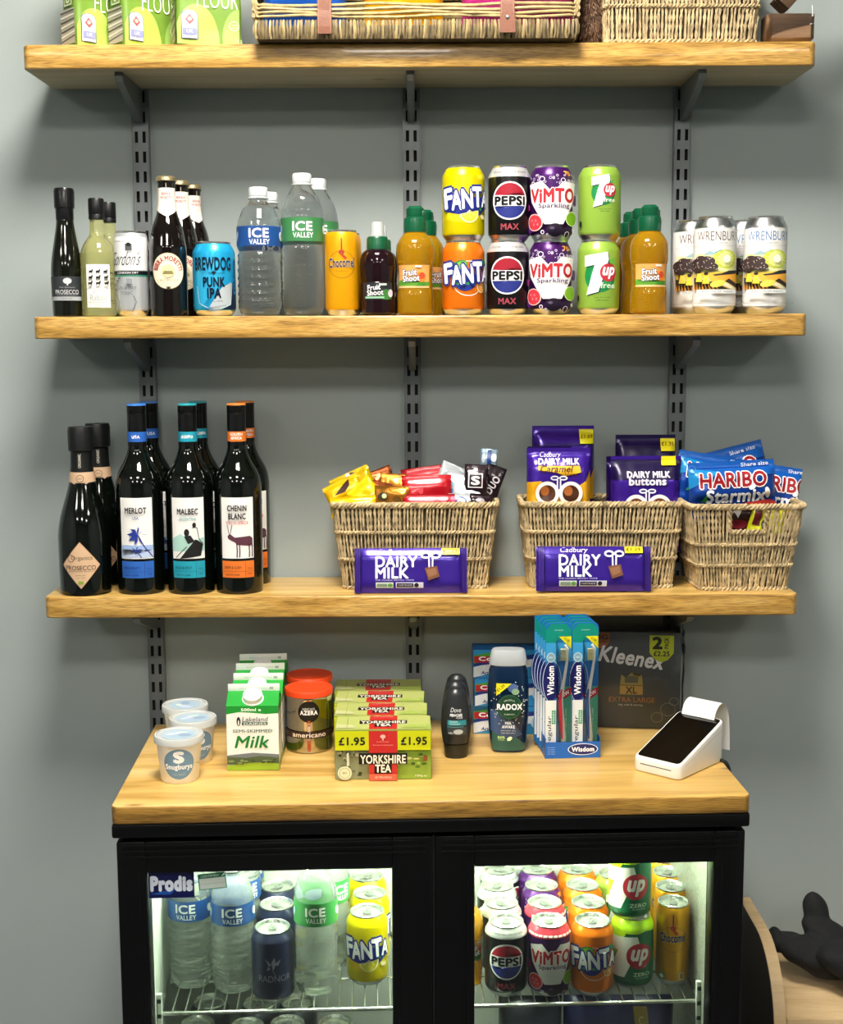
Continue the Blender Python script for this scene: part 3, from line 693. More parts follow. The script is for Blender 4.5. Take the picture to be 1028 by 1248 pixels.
A = Art(.35); A.rect(-26, 26, 24, 50, '23262c'); A.ell(14, 32, 12, 8, '3f7a34'); A.ell(22, 34, 5, 6, 'd9d0e0'); A.T('Fruit', -6, 43, 20, 7.5, 'ffffff', b=.03, ol=('101014', .06), rot=4); A.T('Shoot', -4, 35, 25, 8, 'eef3ee', b=.03, ol=('101014', .06), rot=4); A.rect(-20, 10, 26, 29, '8fbf9c'); A.rect(2, 14, 46, 49, 'c9cdc6')
A.build('label', t, lathemap(p, .027), 4, 5)
a = put(t, 460.5, -.150, Z2, 'small dark purple juice bottle with green cap and clear nozzle, front one', 'bottle', 'dark juice bottles')
clone(a, (a.location.x+.0035, -.088, Z2), 'small dark juice bottle hidden behind the front dark juice bottle, nozzle showing')
t, p = juice(False, 'eab41c', .72)
shoot_label(Art(.35), 42, 77, 'eda85c', 'f0c088').build('label', t, lathemap(p, .0275), 4, 5)
a = put(t, 506.5, -.150, Z2, 'amber juice bottle with green sports cap next to the dark juice bottle, front one', 'bottle', 'amber juice bottles on the middle shelf')
a.rotation_euler.z = -.15
clone(a, (a.location.x+.0165, -.084, Z2), 'amber juice bottle behind the amber bottle that stands left of the can stacks', .9)
b_ = clone(a, (X(791, -.153, Z2+.05), -.153, Z2), 'bright amber juice bottle with green cap standing right of the lime can stack', .05)
clone(a, (b_.location.x-.006, -.0925, Z2), 'darker amber juice bottle standing close behind the bright amber one', 1.1)
clone(a, (b_.location.x-.0115, -.032, Z2), 'rearmost amber juice bottle between the lime cans and the bright amber bottle', 1.5)
# two-high stacks of cans
cl, co, cp, cv = CAN['lemon'](.16), CAN['orange'](.10), CAN['cola'](.02), CAN['berry'](.03)
HS = .1130
put(cl, 565, -.150, Z2+HS, 'lemon yellow soda can standing on the orange can, middle shelf')
put(co, 565, -.150, Z2, 'orange soda can on the middle shelf under the lemon yellow can').rotation_euler.z = .05
a = put(cp, 621, -.150, Z2+HS, 'black cola can with round emblem, upper of the stacked pair')
clone(a, (X(619, -.150, Z2+.05), -.150, Z2), 'black cola can with round emblem, lower of the stacked pair', -.10)
a = put(cv, 672, -.150, Z2+HS, 'purple berry soda can, upper of the stacked pair on middle shelf')
clone(a, (X(671, -.150, Z2+.05), -.150, Z2), 'purple berry soda can, lower of the stacked pair on middle shelf', -.11)
put(CAN['lime'](0, .74, 74), 731, -.150, Z2+HS, 'lime green lemonade can, upper of the stacked pair on middle shelf')
put(CAN['lime'](-.1, .98, 62), 729.5, -.150, Z2, 'lime green lemonade can with larger emblem, lower of the stacked pair')
# tall white craft beer cans
v1, v2 = village('5a4436', '4fa3bd'), village('2f6fa8', '9ab8c4')
a = put(v1, 871, -.146, Z2, 'tall white beer can with brown lettering and countryside picture, front left one')
clone(a, (X(856, -.148, Z2+.05), -.076, Z2), 'tall white beer can with brown lettering peeking out behind the front left one', .0)
a = put(v2, 932, -.146, Z2, 'tall white beer can with blue lettering and countryside picture, rightmost one')
clone(a, (X(919, -.140, Z2+.05), -.074, Z2), 'tall white beer can in the gap behind the two front beer cans', .1)

# lowest shelf: wine ------------------------------------------------------------------------
Z3 = S3T+E
P_ = [(.031, .0005), (.0392, .003), (.0410, .010), (.0415, .075), (.0410, .098), (.0365, .125), (.0275, .155), (.0205, .180), (.0168, .205), (.0162, .245)]
t, p = bottle('wine_bottle', P_, GLASS_D, 48)
MB().lathe([(.0166, .175), (.0212, .176), (.0175, .205), (.0170, .228), (.0200, .230), (.0205, .262), (.0190, .2675), (0, .268)], mat('black_foil_matt', '0e0f10', .4), 40, fr=lambda r, z, a: r*(1+.012*sin(a*11+z*200))).build('foil_cap', t)
A = Art(.5, .1); d = 32; c = 50
A.poly([(0, c-38), (d, c), (0, c+38), (-d, c)], 'caa27c'); A.poly([(0, c-36), (d-1.6, c), (0, c+36), (-d+1.6, c)], 'd9b592')
A.T('Organics', 2, c+11, 34, 9, '5a4a34', b=0.); A.ring(-15, c+11, 6, 6, 1, '5a4a34'); A.T('PROSECCO', 0, c-4, 48, 7.5, '3a2c24', b=.0); A.rect(-20, 20, c-10, c-9.5, '5a4a34')
A.T('EXTRA DRY', 0, c-16, 16, 2, '5a4a34'); A.T('ITALY  WINE', 0, c-20, 13, 1.8, '5a4a34'); A.rect(-4, 4, c-30, c-25, '8aa83c')
A.build('label', t, lathemap(p, .0415), 4, 5)
A = Art(.5); A.poly([(-60, 196), (60, 196), (60, 180), (14, 180), (0, 172), (-14, 180), (-60, 180)], 'c7a787'); A.ring(0, 186, 6, 6, 1, '6a5038'); A.T('BIO', 0, 186, 6, 3, '6a5038'); A.T('ORGANIC', 0, 214, 22, 4.5, 'd5cdc0', b=.01, rot=90)
A.build('neck_label', t, lambda u, v, o, f=proffn([(.0212, .176), (.0175, .205), (.0170, .228)]): ((f(v)+.0004+o)*sin(u/.0195), -(f(v)+.0004+o)*cos(u/.0195), v), 3, 5)
a = put(t, 104, -.142, Z3, 'squat black sparkling wine bottle with pale diamond label, front of the pair', 'bottle'); a.rotation_euler.z = .06
clone(a, (X(123.5, -.0615, Z3+.05), -.0585, Z3), 'black sparkling wine bottle behind the diamond-label bottle', .2)
P_ = [(.028, .0005), (.0360, .003), (.0378, .010), (.0380, .150), (.0375, .172), (.0330, .192), (.0220, .212), (.0160, .228), (.0142, .245), (.0140, .262)]
def wine(ink, capc, w1, w2, region, draw, low):
    t, p = bottle('wine_bottle', P_, GLASS_D, 44)
    MB().lathe([(.0143, .236), (.0150, .2365), (.0150, .2875), (.0145, .288), (.0152, .289), (.0152, .3005)], mat('black_cap', '0c0d0e', .25), 36).lathe([(.0152, .3005), (.0148, .3032), (0, .3035)], mat('cap_top_'+capc, capc, .35), 36).build('screw_cap', t)
    A = Art(.45); A.rect(-30, 30, 243, 259, ink); A.T(region[0], 0, 251 if len(region) == 1 else 254.5, 20 if len(region[0]) > 4 else 13, 5 if len(region) == 1 else 4, 'f2f2f2', b=.03)
    if len(region) > 1: A.T(region[1], 0, 248.5, 18, 4, 'f2f2f2', b=.03)
    A.build('neck_band', t, lambda u, v, o: ((.0152+o)*sin(u/.0152), -(.0152+o)*cos(u/.0152), v), 3)
    A = Art(.5); A.rect(-27, 27, 58, 156, 'ecebe7'); A.rect(-27, 27, 27, 54, ink); draw(A)
    A.T(w1[0], 0, w1[1], w1[2], 9, '1d1d20', b=.035)
    if w2: A.T(w2[0], 0, w2[1], w2[2], w2[3], w2[4], b=.035 if w2[3] > 8 else .01)
    dk = {'2a62b8': '14306a', '1f98ae': '0c4452', 'e2762a': '5a2408'}.get(ink, '222222')
    A.T(low, -8, 44, 26, 4, dk, b=.02); A.T('WITH OAK', -8, 32, 22, 3, dk, b=.02); A.rect(11, 11.5, 28, 53, dk); A.T('75cl', 18, 42, 8, 3, dk); A.T('13%', 18, 34, 7, 3, dk); A.rect(-26, 26, 37.6, 38, dk)
    A.build('label', t, lathemap(p, .038), 4)
    return t
def palm(A):
    A.rect(-27, 27, 60, 80, '9db6de'); A.poly([(-27, 60), (27, 60), (27, 72), (0, 66), (-27, 74)], 'b8c8e6')
    A.line([(3, 96), (12, 78), (26, 60)], 1.6, '1c2c78'); A.line([(0, 70), (8, 60)], 1, '1c2c78')
    for k in range(9): r = k*40+10; A.poly([(3, 96), (3+9*cos(radians(r-12)), 98+9*sin(radians(r-12))), (3+18*cos(radians(r)), 95+15*sin(radians(r))), (3+8*cos(radians(r+12)), 94+8*sin(radians(r+12)))], '22358e')
    for k in range(6): r = k*60+20; A.line([(0, 72), (8*cos(radians(r)), 72+6*sin(radians(r)))], 1.4, '22358e')
def tango(A):
    A.poly([(-27, 70), (-27, 90), (-12, 98), (4, 88), (27, 92), (27, 70)], 'a9d0c4'); A.poly([(-14, 58), (4, 80), (12, 90), (24, 80), (20, 62)], '141414')
    A.ell(-2, 100, 4, 6, '181818'); A.ell(10, 112, 3, 4, '181818'); A.poly([(6, 108), (14, 108), (16, 88), (4, 90)], 'e8e6e0'); A.poly([(-6, 94), (4, 96), (10, 86), (0, 82)], '1a1a1a')
    A.line([(6, 108), (14, 108), (17, 90), (24, 80)], 1, '222222'); A.line([(-2, 78), (-20, 60)], 1.2, '181818'); A.line([(12, 76), (22, 84)], 1.4, '181818')
def oryx(A):
    A.poly([(-4, 92), (20, 94), (25, 90), (25, 80), (20, 78), (0, 80), (-4, 84)], '5a3040'); A.poly([(-4, 92), (-12, 98), (-16, 94), (-15, 90), (-8, 86), (-2, 84)], '5a3040')
    A.line([(-13, 97), (-16, 112)], 1, '2a1a20'); A.line([(-11, 98), (-8, 112)], 1, '2a1a20')
    for u in (-1, 3, 18, 23): A.line([(u, 82), (u+.5, 70), (u, 60)], 1.8, '44242f')
ml = wine('2a62b8', '3f7fd6', ('MERLOT', 136, 32), ('USA', 124, 9, 5, '3a4a8a'), ['USA'], palm, 'RIPE & FRUITY')
mb_ = wine('1f98ae', '2aa0ac', ('MALBEC', 134, 32), ('ARGENTINA', 122, 26, 5, '5a9aa0'), ['ARGENTINA'], tango, 'BOLD & SPICY')
cb = wine('e2762a', 'e08238', ('CHENIN', 139, 29), ('BLANC', 126, 26, 9, '1d1d20'), ['SOUTH', 'AFRICA'], lambda A: (oryx(A), A.T('SOUTH AFRICA', 0, 115.5, 34, 5, 'c9583a', b=.01)), 'DEEP & LUSH')
for pr_, px, nm in ((ml, 172, 'blue-capped'), (mb_, 233, 'teal-capped'), (cb, 292, 'orange-capped')):
    a = put(pr_, px, -.133, Z3, 'tall dark wine bottle, %s, front of its pair' % nm, 'bottle'); a.rotation_euler.z = {'blue': .04}.get(nm[:4], .07)
    clone(a, (a.location.x+.004, -.0545, Z3), 'tall dark wine bottle, %s, rear of its pair' % nm, .4)

# ------------------------------------------------------------------ woven baskets
def rrect(wx, wy, r, n):                                  # rounded rectangle as n points evenly spaced, starting front centre
    hx, hy = wx/2-r, wy/2-r; seg = []
    L_ = [2*hx, pi*r/2, 2*hy, pi*r/2, 2*hx, pi*r/2, 2*hy, pi*r/2]; tot = sum(L_); out = []
    for i in range(n):
        s = (i/n*tot+hx) % tot; k = 0
        while s > L_[k]: s -= L_[k]; k += 1
        if k == 0: p = (-hx+s, -wy/2)
        elif k == 1: a = -pi/2+s/r; p = (hx+r*cos(a), -hy+r*sin(a))
        elif k == 2: p = (wx/2, -hy+s)
        elif k == 3: a = s/r; p = (hx+r*cos(a), hy+r*sin(a))
        elif k == 4: p = (hx-s, wy/2)
        elif k == 5: a = pi/2+s/r; p = (-hx+r*cos(a), hy+r*sin(a))
        elif k == 6: p = (-wx/2, hy-s)
        else: a = pi+s/r; p = (-hx+r*cos(a), -hy+r*sin(a))
        out.append(p)
    return out
def basket(name, wt, wb_, dt, db, h, label, group, loc, rotz=0., hole=None, seed=1, nst=None, m=None):
    m = m or STRAW; t = thing(name, label, 'basket', group, loc, rotz); R_ = random.Random(seed)
    N = nst or int(2*(wt+dt)/.0063)
    T_, B_ = rrect(wt, dt, .018, N), rrect(wb_, db, .014, N)
    def P(i, q, off=0.):
        a, b = T_[i % N], B_[i % N]; x, y = b[0]+(a[0]-b[0])*q, b[1]+(a[1]-b[1])*q
        l = math.hypot(x/wt, y/dt)*1.0 or 1; nx, ny = x/wt/wt, y/dt/dt; l = math.hypot(nx, ny) or 1
        return Vector((x+nx/l*off, y+ny/l*off, h*q))
    wv = MB(); K = 12
    for i in range(N):
        lean = R_.uniform(-.5, .5)+.6; ph = R_.uniform(0, 6); x = T_[i][0]; q1 = 1.0
        if hole and T_[i][1] < 0 and abs(x) < hole: q1 = .70
        for ply in (0, 1):
            pts = []
            for k in range(K+1):
                q = q1*k/K; j = i+lean*(q-.5); j0 = int(math.floor(j)); f_ = j-j0
                p_ = P(j0, q).lerp(P(j0+1, q), f_); o_ = .0014*(1 if ply else -1)
                n_ = (P(i, q, .001)-P(i, q)).normalized(); tg = Vector((-n_.y, n_.x, 0)); a = ph+q*h/.011*pi
                pts.append(p_+n_*(o_*sin(a)+.0012*sin(q*19+i*pi))+tg*o_*cos(a))
            wv.tube(pts, R_.uniform(.0014, .0019), m, 5)
    w_ = wv.build('weave', t); w_['kind'] = 'stuff'
    def rope(q, r, off, plies, pitch, nm, rr=None, i0=0, i1=None):
        b = MB(); full = i1 is None; S = 3*N
        for ply in range(plies):
            pts = []
            rng = range(S) if full else range(int(i0*3), int(i1*3)+1)
            for k in rng:
                j = k/3; j0 = int(math.floor(j)); c = P(j0, q, off).lerp(P(j0+1, q, off), j-j0)
                n_ = (P(j0, q, .001)-P(j0, q)).normalized(); a = 2*pi*ply/plies+(k/3*.0063)/pitch*2*pi
                pts.append(c+n_*r*cos(a)+Vector((0, 0, r*sin(a))))
            b.tube(pts, rr or r*.95, m, 5, closed=full)
        return b.build(nm, t)
    rope(1.0, .0030, 0, 3, .020, 'rim', .0028); rope(0.015, .0024, .001, 2, .018, 'base_rope')
    for q in (.36, .68) if not hole else (.30, .55): rope(q, .0019, .0022, 2, .012, 'band')
    if hole:
        n_ = hole/(wt)*N*wt/(2*(wt+dt)-8*.018+2*pi*.018); k = [i for i in range(-N//4, N//4) if abs(T_[i % N][0]) < hole and T_[i % N][1] < 0]
        rope(.70, .0026, 0, 2, .016, 'handle_edge', None, k[0]+.0, k[-1])
        b = MB()
        for s_ in (k[0], k[-1]):
            for ply in (0, 1): b.tube([P(s_, .70+.3*j/10, .0)+Vector((.0022*cos(j*1.3+ply*pi), -.0022*sin(j*1.3+ply*pi), 0)) for j in range(11)], .0024, m, 5)
        b.build('handle_post', t)
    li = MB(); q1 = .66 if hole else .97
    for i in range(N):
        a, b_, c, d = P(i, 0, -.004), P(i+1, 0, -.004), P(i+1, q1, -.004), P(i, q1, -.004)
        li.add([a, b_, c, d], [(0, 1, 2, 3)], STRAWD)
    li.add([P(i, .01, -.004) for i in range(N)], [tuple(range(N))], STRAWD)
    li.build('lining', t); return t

# ------------------------------------------------------------------ flexible packets
def packet(name, w_, h_, th, m, art=None, seed=0, crimp=.008, wr=.0018, bend=0., label=None, cat='packet', group=None, loc=(0, 0, 0), rot=(0, 0, 0), nx=18, nz=18, bot=True, wrs=28.):
    """a filled pouch: origin at the middle of its bottom edge, front face towards -y"""
    t = thing(name, label, cat, group, loc); t.rotation_euler = rot
    def off(u, v):                                       # u -1..1, v 0..1
        e = min(1, (1-abs(u))/.22); vb = v*h_; c0 = crimp if bot else -.01
        f = min(1, max(0, (vb-c0)/(h_*.2)), max(0, (h_-crimp-vb)/(h_*.2)))
        a = sin(min(1, e)*pi/2)*sin(min(1, f)*pi/2)
        return a
    def wrk(x, z, s): return noise.noise(Vector((x*wrs+seed*7.1, z*wrs, s+seed)))*wr+noise.noise(Vector((x*wrs*2.6, z*wrs*2.2+seed, s)))*wr*.6
    def front(x, z):
        u = max(-1, min(1, x/(w_/2))); v = max(0, min(1, z/h_)); a = off(u, v)
        return -a*th/2-wrk(x, z, 0)*(.35+a)-bend*(z/h_)**2*.02
    def back(x, z):
        u = max(-1, min(1, x/(w_/2))); v = max(0, min(1, z/h_)); a = off(u, v)
        return a*th/2-wrk(x, z, 0)*(.35-.0*a)*1.0-bend*(z/h_)**2*.02+wrk(x, z, 4)*a+.0004
    vs = []; fs = []; NX, NZ = nx, nz
    for fn in (front, back):
        for j in range(NZ+1):
            for i in range(NX+1): x = (i/NX-.5)*w_; z = j/NZ*h_; vs.append((x, fn(x, z), z))
    K = (NX+1)*(NZ+1)
    for s_ in (0, 1):
        for j in range(NZ):
            for i in range(NX):
                a = s_*K+j*(NX+1)+i; q = (a, a+1, a+NX+2, a+NX+1); fs.append(q if s_ == 0 else q[::-1])
    edge = [(0, i) for i in range(NX+1)]
    for j in range(NZ): a, b = j*(NX+1), (j+1)*(NX+1); fs.append((a, b, b+K, a+K)); a += NX; b += NX; fs.append((a, a+K, b+K, b))
    for i in range(NX): fs.append((i, i+K, i+1+K, i+1)); a = NZ*(NX+1)+i; fs.append((a, a+1, a+1+K, a+K))
    MB().add(vs, fs, m).build('pouch', t, sharp=1.2)
    if art:
        hw = w_*500
        art.build('printed_design', t, lambda u, v, o: (u, front(u, v)-o*2.0-.0003, v), 4., 4., clip=[((hw-.2, 0), (1, 0)), ((-hw+.2, 0), (-1, 0)), ((0, .2), (0, -1)), ((0, h_*1000-.2), (0, 1))])
    return t
def foil(c, rough=.25, metal=.3): return mat('film_'+c, c, rough, metal, coat=.3)
def at(px, row, y): # height z of a point seen at px,row at depth y
    r = row+(px-514)*tan(RO); return ZC-(y-YC)*tan(TH+atan((r-624)/F))

# basket A with snack packets
gb = 'seagrass baskets on the lowest shelf'
ya = -.080
bA = basket('wicker_basket', .268, .232, .112, .100, .138, 'left seagrass basket holding yellow, gold, red and dark snack packets', gb, (X(506, ya, Z3+.07), ya, Z3), 0, None, 1)
bB = basket('wicker_basket', .262, .228, .112, .100, .138, 'middle seagrass basket holding two kinds of purple chocolate bags', gb, (X(730, ya, Z3+.07), ya, Z3), 0, None, 2)
yc_ = -.096
bC = basket('wicker_basket', .186, .140, .140, .112, .137, 'small seagrass basket with handle opening at right end of the lowest shelf', gb, (X(906, yc_-.05, Z3+.06), yc_, Z3), radians(2), .036, 3)
def snack(px, row, y, w_, h_, th, c, label, rz=0., ry=0., rx=0., art=None, seed=0, group=None, z=None, wr=.003, m=None):
    zz = at(px, row, y); from mathutils import Euler
    tp = Vector((X(px, y, zz), y, zz))-Euler((rx, ry, rz)).to_matrix() @ Vector((0, 0, h_))   # (px,row) marks the middle of its top edge
    return packet('snack_packet', w_, h_, th, m or foil(c), art, seed, .005, wr, 0, label, 'packet', group, tuple(tp), (rx, ry, rz), 14, 14)
# packets stand in the basket; (px,row) marks the middle of each packet's lower edge
ga = 'small snack packets in the left basket'
# yellow
snack(424, 576, -.058, .070, .042, .010, 'd8b400', 'yellow packet furthest back at the left basket rim', .05, -.42, -.25, Art().ell(4, 36, 7, 4, '3a1a10').ell(-2, 38, 4, 3, 'f2efe4'), 1, ga)
snack(413, 586, -.084, .062, .034, .010, 'f2bd00', 'yellow packet with brown print jutting out over the left rim', .0, -.46, -.25, Art().poly([(-16, 14), (-2, 22), (16, 30), (14, 20), (2, 12)], '3a1a10').ell(14, 36, 5, 4, 'd8842a'), 2, ga)
snack(435, 590, -.102, .046, .050, .010, 'f4cf00', 'bright yellow packet tilted towards the gold wrappers', .1, -.70, -.2, Art().ell(6, 20, 6, 3, 'c9b87a'), 3, ga)
snack(430, 605, -.119, .074, .034, .008, 'f6cf08', 'yellow packet lying along the front left rim of the basket', .0, -.06, -.05, None, 4, ga)
GO = mat('gold_foil', 'd08a34', .24, .75, var=.3, vs=60.); CU = mat('copper_foil', '8c4622', .24, .75, var=.3, vs=60.)
snack(459, 572, -.050, .046, .070, .014, '', 'copper wrapper standing behind the gold ones', .1, -.35, -.1, None, 5, ga, wr=.005, m=CU)
snack(480, 577, -.062, .044, .070, .014, '', 'orange gold wrapper tucked against the red packets, rear one', .0, .08, -.1, None, 6, ga, wr=.005, m=GO)
snack(464, 587, -.084, .044, .060, .012, '', 'small copper brown wrapper in the middle of the gold ones', .1, .2, -.1, None, 7, ga, wr=.005, m=CU)
snack(478, 592, -.112, .056, .050, .012, '', 'crumpled gold wrapper at the front rim beside the yellow packet', -.05, .03, -.05, Art().ell(-14, 32, 8, 7, '3c3a22').ell(-12, 33, 4, 4, 'd9d2a0').ell(8, 28, 7, 5, '6a4a1a'), 8, ga, wr=.006, m=GO)
RA = lambda: Art().ell(20, 34, 15, 9, 'd2432c', 0).ell(-12, 34, 10, 6, '7c0a12').ell(-10, 50, 4, 6, 'd8404c')
snack(515, 569, -.052, .074, .080, .012, 'a80f1c', 'red packet at the back of the left basket, tilted up', .0, -.13, -.05, None, 9, ga, wr=.0012)
snack(520, 579, -.086, .082, .075, .014, 'b8101e', 'large red packet with round orange print facing forward', .02, -.02, -.1, RA(), 10, ga, wr=.0012)
snack(523, 602, -.120, .084, .040, .010, 'b01224', 'red packet folded low along the front rim', .0, .0, -.05, None, 11, ga, wr=.0012)
BW = lambda: Art().ell(0, 30, 12, 4, '4a78b0').ell(6, 20, 5, 4, '1a2030').ell(-8, 42, 6, 4, '8fb6d2')
WH = mat('white_foil', 'd5dde2', .25, .35)
snack(556, 567, -.054, .044, .070, .012, '', 'pale blue and white packet behind the other white ones', .1, .42, -.1, BW(), 12, ga, wr=.004, m=WH)
snack(561, 578, -.078, .042, .060, .012, '', 'white and grey packet in the middle of the white ones', -.1, .30, -.1, BW(), 13, ga, wr=.004, m=WH)
snack(571, 592, -.098, .046, .050, .012, '', 'small white packet just behind the one with blue rings', -.1, .18, -.1, Art().ell(4, 34, 8, 4, '8d979e'), 21, ga, wr=.004, m=WH)
snack(564, 602, -.120, .046, .036, .010, '', 'white packet with blue rings lying on the front rim', .0, .05, -.05, Art().ring(-2, 24, 9, 8, 2, '2a4a9a').ell(-15, 26, 5, 6, 'c8406a').ell(14, 22, 5, 4, '20242a'), 14, ga, wr=.003, m=WH)
snack(597, 547, -.060, .029, .090, .012, '9ab4c8', 'blue and silver packet standing highest at the right', .0, .08, -.02, Art().rect(-3, 4, 40, 88, '1a3f8a').ell(8, 76, 5, 7, 'd8e2ea').ell(-9, 74, 3, 8, 'd8e2ea'), 15, ga, wr=.003)
snack(607, 568, -.074, .033, .090, .012, '1c0c14', 'dark brown packet leaning right at the end of the basket', .0, .34, -.02, Art().T('DUO', 2, 58, 30, 12, 'c9c2c6', b=.03, rot=75), 17, ga, wr=.003)
snack(581, 566, -.092, .038, .080, .012, '24101a', 'dark brown packet with a white framed letter', .0, .04, -.05, Art().rect(-13, 11, 42, 66, 'e8e4e2').rect(-11, 9, 44, 64, '1e0c12').T('S', -1, 54, 12, 13, 'f2f0ee', b=.05).rect(-4, 2, 70, 74, 'd8d4d0'), 16, ga, wr=.003)
snack(586, 602, -.120, .034, .034, .010, '23101a', 'small dark packet at the front right of the left basket', .0, .1, -.05, Art().ell(0, 24, 7, 4, '9a9298'), 18, ga, wr=.004)

# basket B : chocolate pouches
PUR = foil('3f1d96', .22, .35); PURD = foil('1e0c4e', .25, .3)
def choc_bag(kind, price):
    A = Art(.3, .1); A.rect(-70, 70, 150, 152, '1a0a44')
    if kind == 'car':
        A.poly([(-70, 60), (-70, 92), (-30, 96), (-10, 84), (20, 80), (44, 96), (56, 122), (70, 132), (70, 60)], 'e6a81e')
        A.T('Cadbury', -14, 138, 34, 11, 'efeaf6', b=.0, sh=.25); A.T('DAIRY MILK', 0, 128, 66, 9.5, 'f4f2fa', b=.045)
        A.poly([(-34, 121), (34, 121), (36, 110), (10, 104), (-4, 110), (-34, 114)], 'f0b428'); A.T('Caramel', -4, 116, 52, 10.5, '4a2410', b=.02, sh=.2); A.T('nibbles', 16, 107, 28, 6, '4a2410', b=.0, sh=.2)
    else:
        A.rect(-70, 70, 120, 152, '180a3c'); A.T('DAIRY MILK', 2, 128, 70, 9.5, 'f4f2fa', b=.045); A.T('buttons', 0, 117, 60, 12, 'efeaf6', b=.045, ol=('30186e', .05))
    for s_ in (-1, 1): A.ring(s_*7, 101, 7, 4, 2.4, 'f1eff7', 14); A.line([(s_*2.5, 98), (s_*2.5, 80)], 2.4, 'f1eff7')
    for s_ in (-1, 1):
        A.ell(s_*19, 76, 19.5, 19.5, 'f4f1ee'); A.ell(s_*19, 76, 13.5, 13.5, '6b3b22' if kind != 'car' else '4a2614')
        if kind == 'car': A.ell(s_*19-4, 80, 7, 8, 'a8602a')
        else: A.ell(s_*19, 77, 9.5, 9.5, '7c4a2e')
    A.rect(26, 50, 152, 176, 'f0e21a') if kind == 'car' else A.rect(24, 48, 143, 164, 'f0e21a'); A.T(price, 38 if kind == 'car' else 36, 164 if kind == 'car' else 155, 20, 6, '7a2a10', b=.02) if price else None
    return A
def cb(px, y, top_row, w_, h_, label, kind, price, rz=0., ry=0., seed=0, m=None, art=True, rx=-.05):
    z = at(px, top_row, y)-h_; return packet('chocolate_bag', w_, h_, .030, m or PUR, choc_bag(kind, price) if art else None, seed, .010, .0018, 0, label, 'packet', 'chocolate bags in the middle basket', (X(px, y, z+.09), y, z), (rx, ry, rz), 22, 30)
cb(687, -.046, 519, .104, .182, 'purple caramel chocolate bag at the back of the basket', 'car', '£1.69', .04, 0, 31)
cb(681, -.088, 546, .104, .150, 'purple and gold caramel chocolate bag facing forward at left', 'car', '', -.03, 0, 32)
cb(671, -.064, 544, .074, .090, 'dark purple bag edge showing left of the caramel bags', 'car', '', .1, 0, 33, PURD, False)
cb(787, -.044, 530, .100, .170, 'dark purple buttons bag at the back with yellow price flag', 'btn', '£1.35', -.02, 0, 34, PURD)
cb(788, -.090, 556, .116, .158, 'violet chocolate buttons bag facing forward at right', 'btn', '', .02, 0, 35)
cb(776, -.064, 556, .100, .150, 'violet bag edge showing left of the buttons bag', 'btn', '', .12, .0, 36, PURD, False)

# basket C : sweets bags
SWB = foil('0c3f9a', .25, .3)
def sweets(full=True):
    A = Art(.3, .1); A.rect(-80, 80, 84, 112, '0f58b0'); A.poly([(-80, 60), (-20, 92), (-80, 100)], '1c86c8'); A.T('Share size', 38, 102, 44, 6, 'e8eef6', b=.02, rot=2)
    A.T('HARIBO', 0, 78, 106, 23, '9c1522', b=.03, ol=('f6f3f0', .06)); A.T('Starmix', 4, 52, 96, 20, 'f2f6fa', b=.035, ol=('12306e', .02)); A.ell(30, 65, 6, 4, 'f2f6fa', 30)
    A.poly([(-52, 44), (-44, 56), (-42, 44)], '3a9a3a'); A.poly([(20, 40), (60, 44), (75, 36), (75, 30), (10, 30)], 'a82a22'); A.ell(54, 55, 4, 9, 'f0e8da', 10)
    A.ring(-64, 98, 6, 6, 1, '4f8ad0'); return A
def hb(px, row, y, w_, h_, rz, ry, label, seed, rx=-.1):
    z = at(px, row, y)-h_; S = sweets(); S.it = [([(q[0], q[1]-(.108-h_)*1000, *q[2:]) for q in vs], fs, c) for vs, fs, c in S.it] if h_ < .1 else S.it
    return packet('sweets_bag', w_, h_, .022, SWB, S, seed, .010, .0025, 0, label, 'packet', 'blue bags of sweets in the right basket', (X(px, y, z+.08), y, z), (rx, ry, rz), 22, 18)
hb(897, 546, -.050, .146, .112, .05, -.24, 'blue bag of sweets tilted up at the back of the basket', 41)
hb(868, 555, -.085, .140, .108, -.02, .16, 'blue bag of sweets tilted the other way in the middle', 42)
hb(940, 567, -.085, .080, .108, .06, .16, 'blue bag of sweets sticking out at the right end', 43)
hb(895, 562, -.132, .140, .074, .03, -.045, 'blue bag of sweets facing forward, whole lettering visible', 44)
zc = at(903, 645, -.120)
packet('snack_packet', .060, .066, .012, foil('c8c81e'), Art().ell(0, 34, 12, 10, '2a2a10').ell(4, 38, 7, 6, 'd2cc20').rect(-26, -14, 30, 60, '5a1a20'), 51, .006, .004, 0, 'yellow sachet seen through the handle opening', 'packet', None, (X(928, -.120, zc), -.122, zc-.026), (0, .25, .1), 12, 12)
packet('snack_packet', .075, .060, .014, foil('3a2018'), Art().poly([(-5, 60), (20, 60), (8, 36)], 'e9e2dc').ell(10, 26, 14, 8, '6a1a24'), 52, .006, .004, 0, 'dark brown sachet behind the handle opening', 'packet', None, (X(893, -.115, zc), -.112, zc-.018), (0, 0, 0), 12, 12)

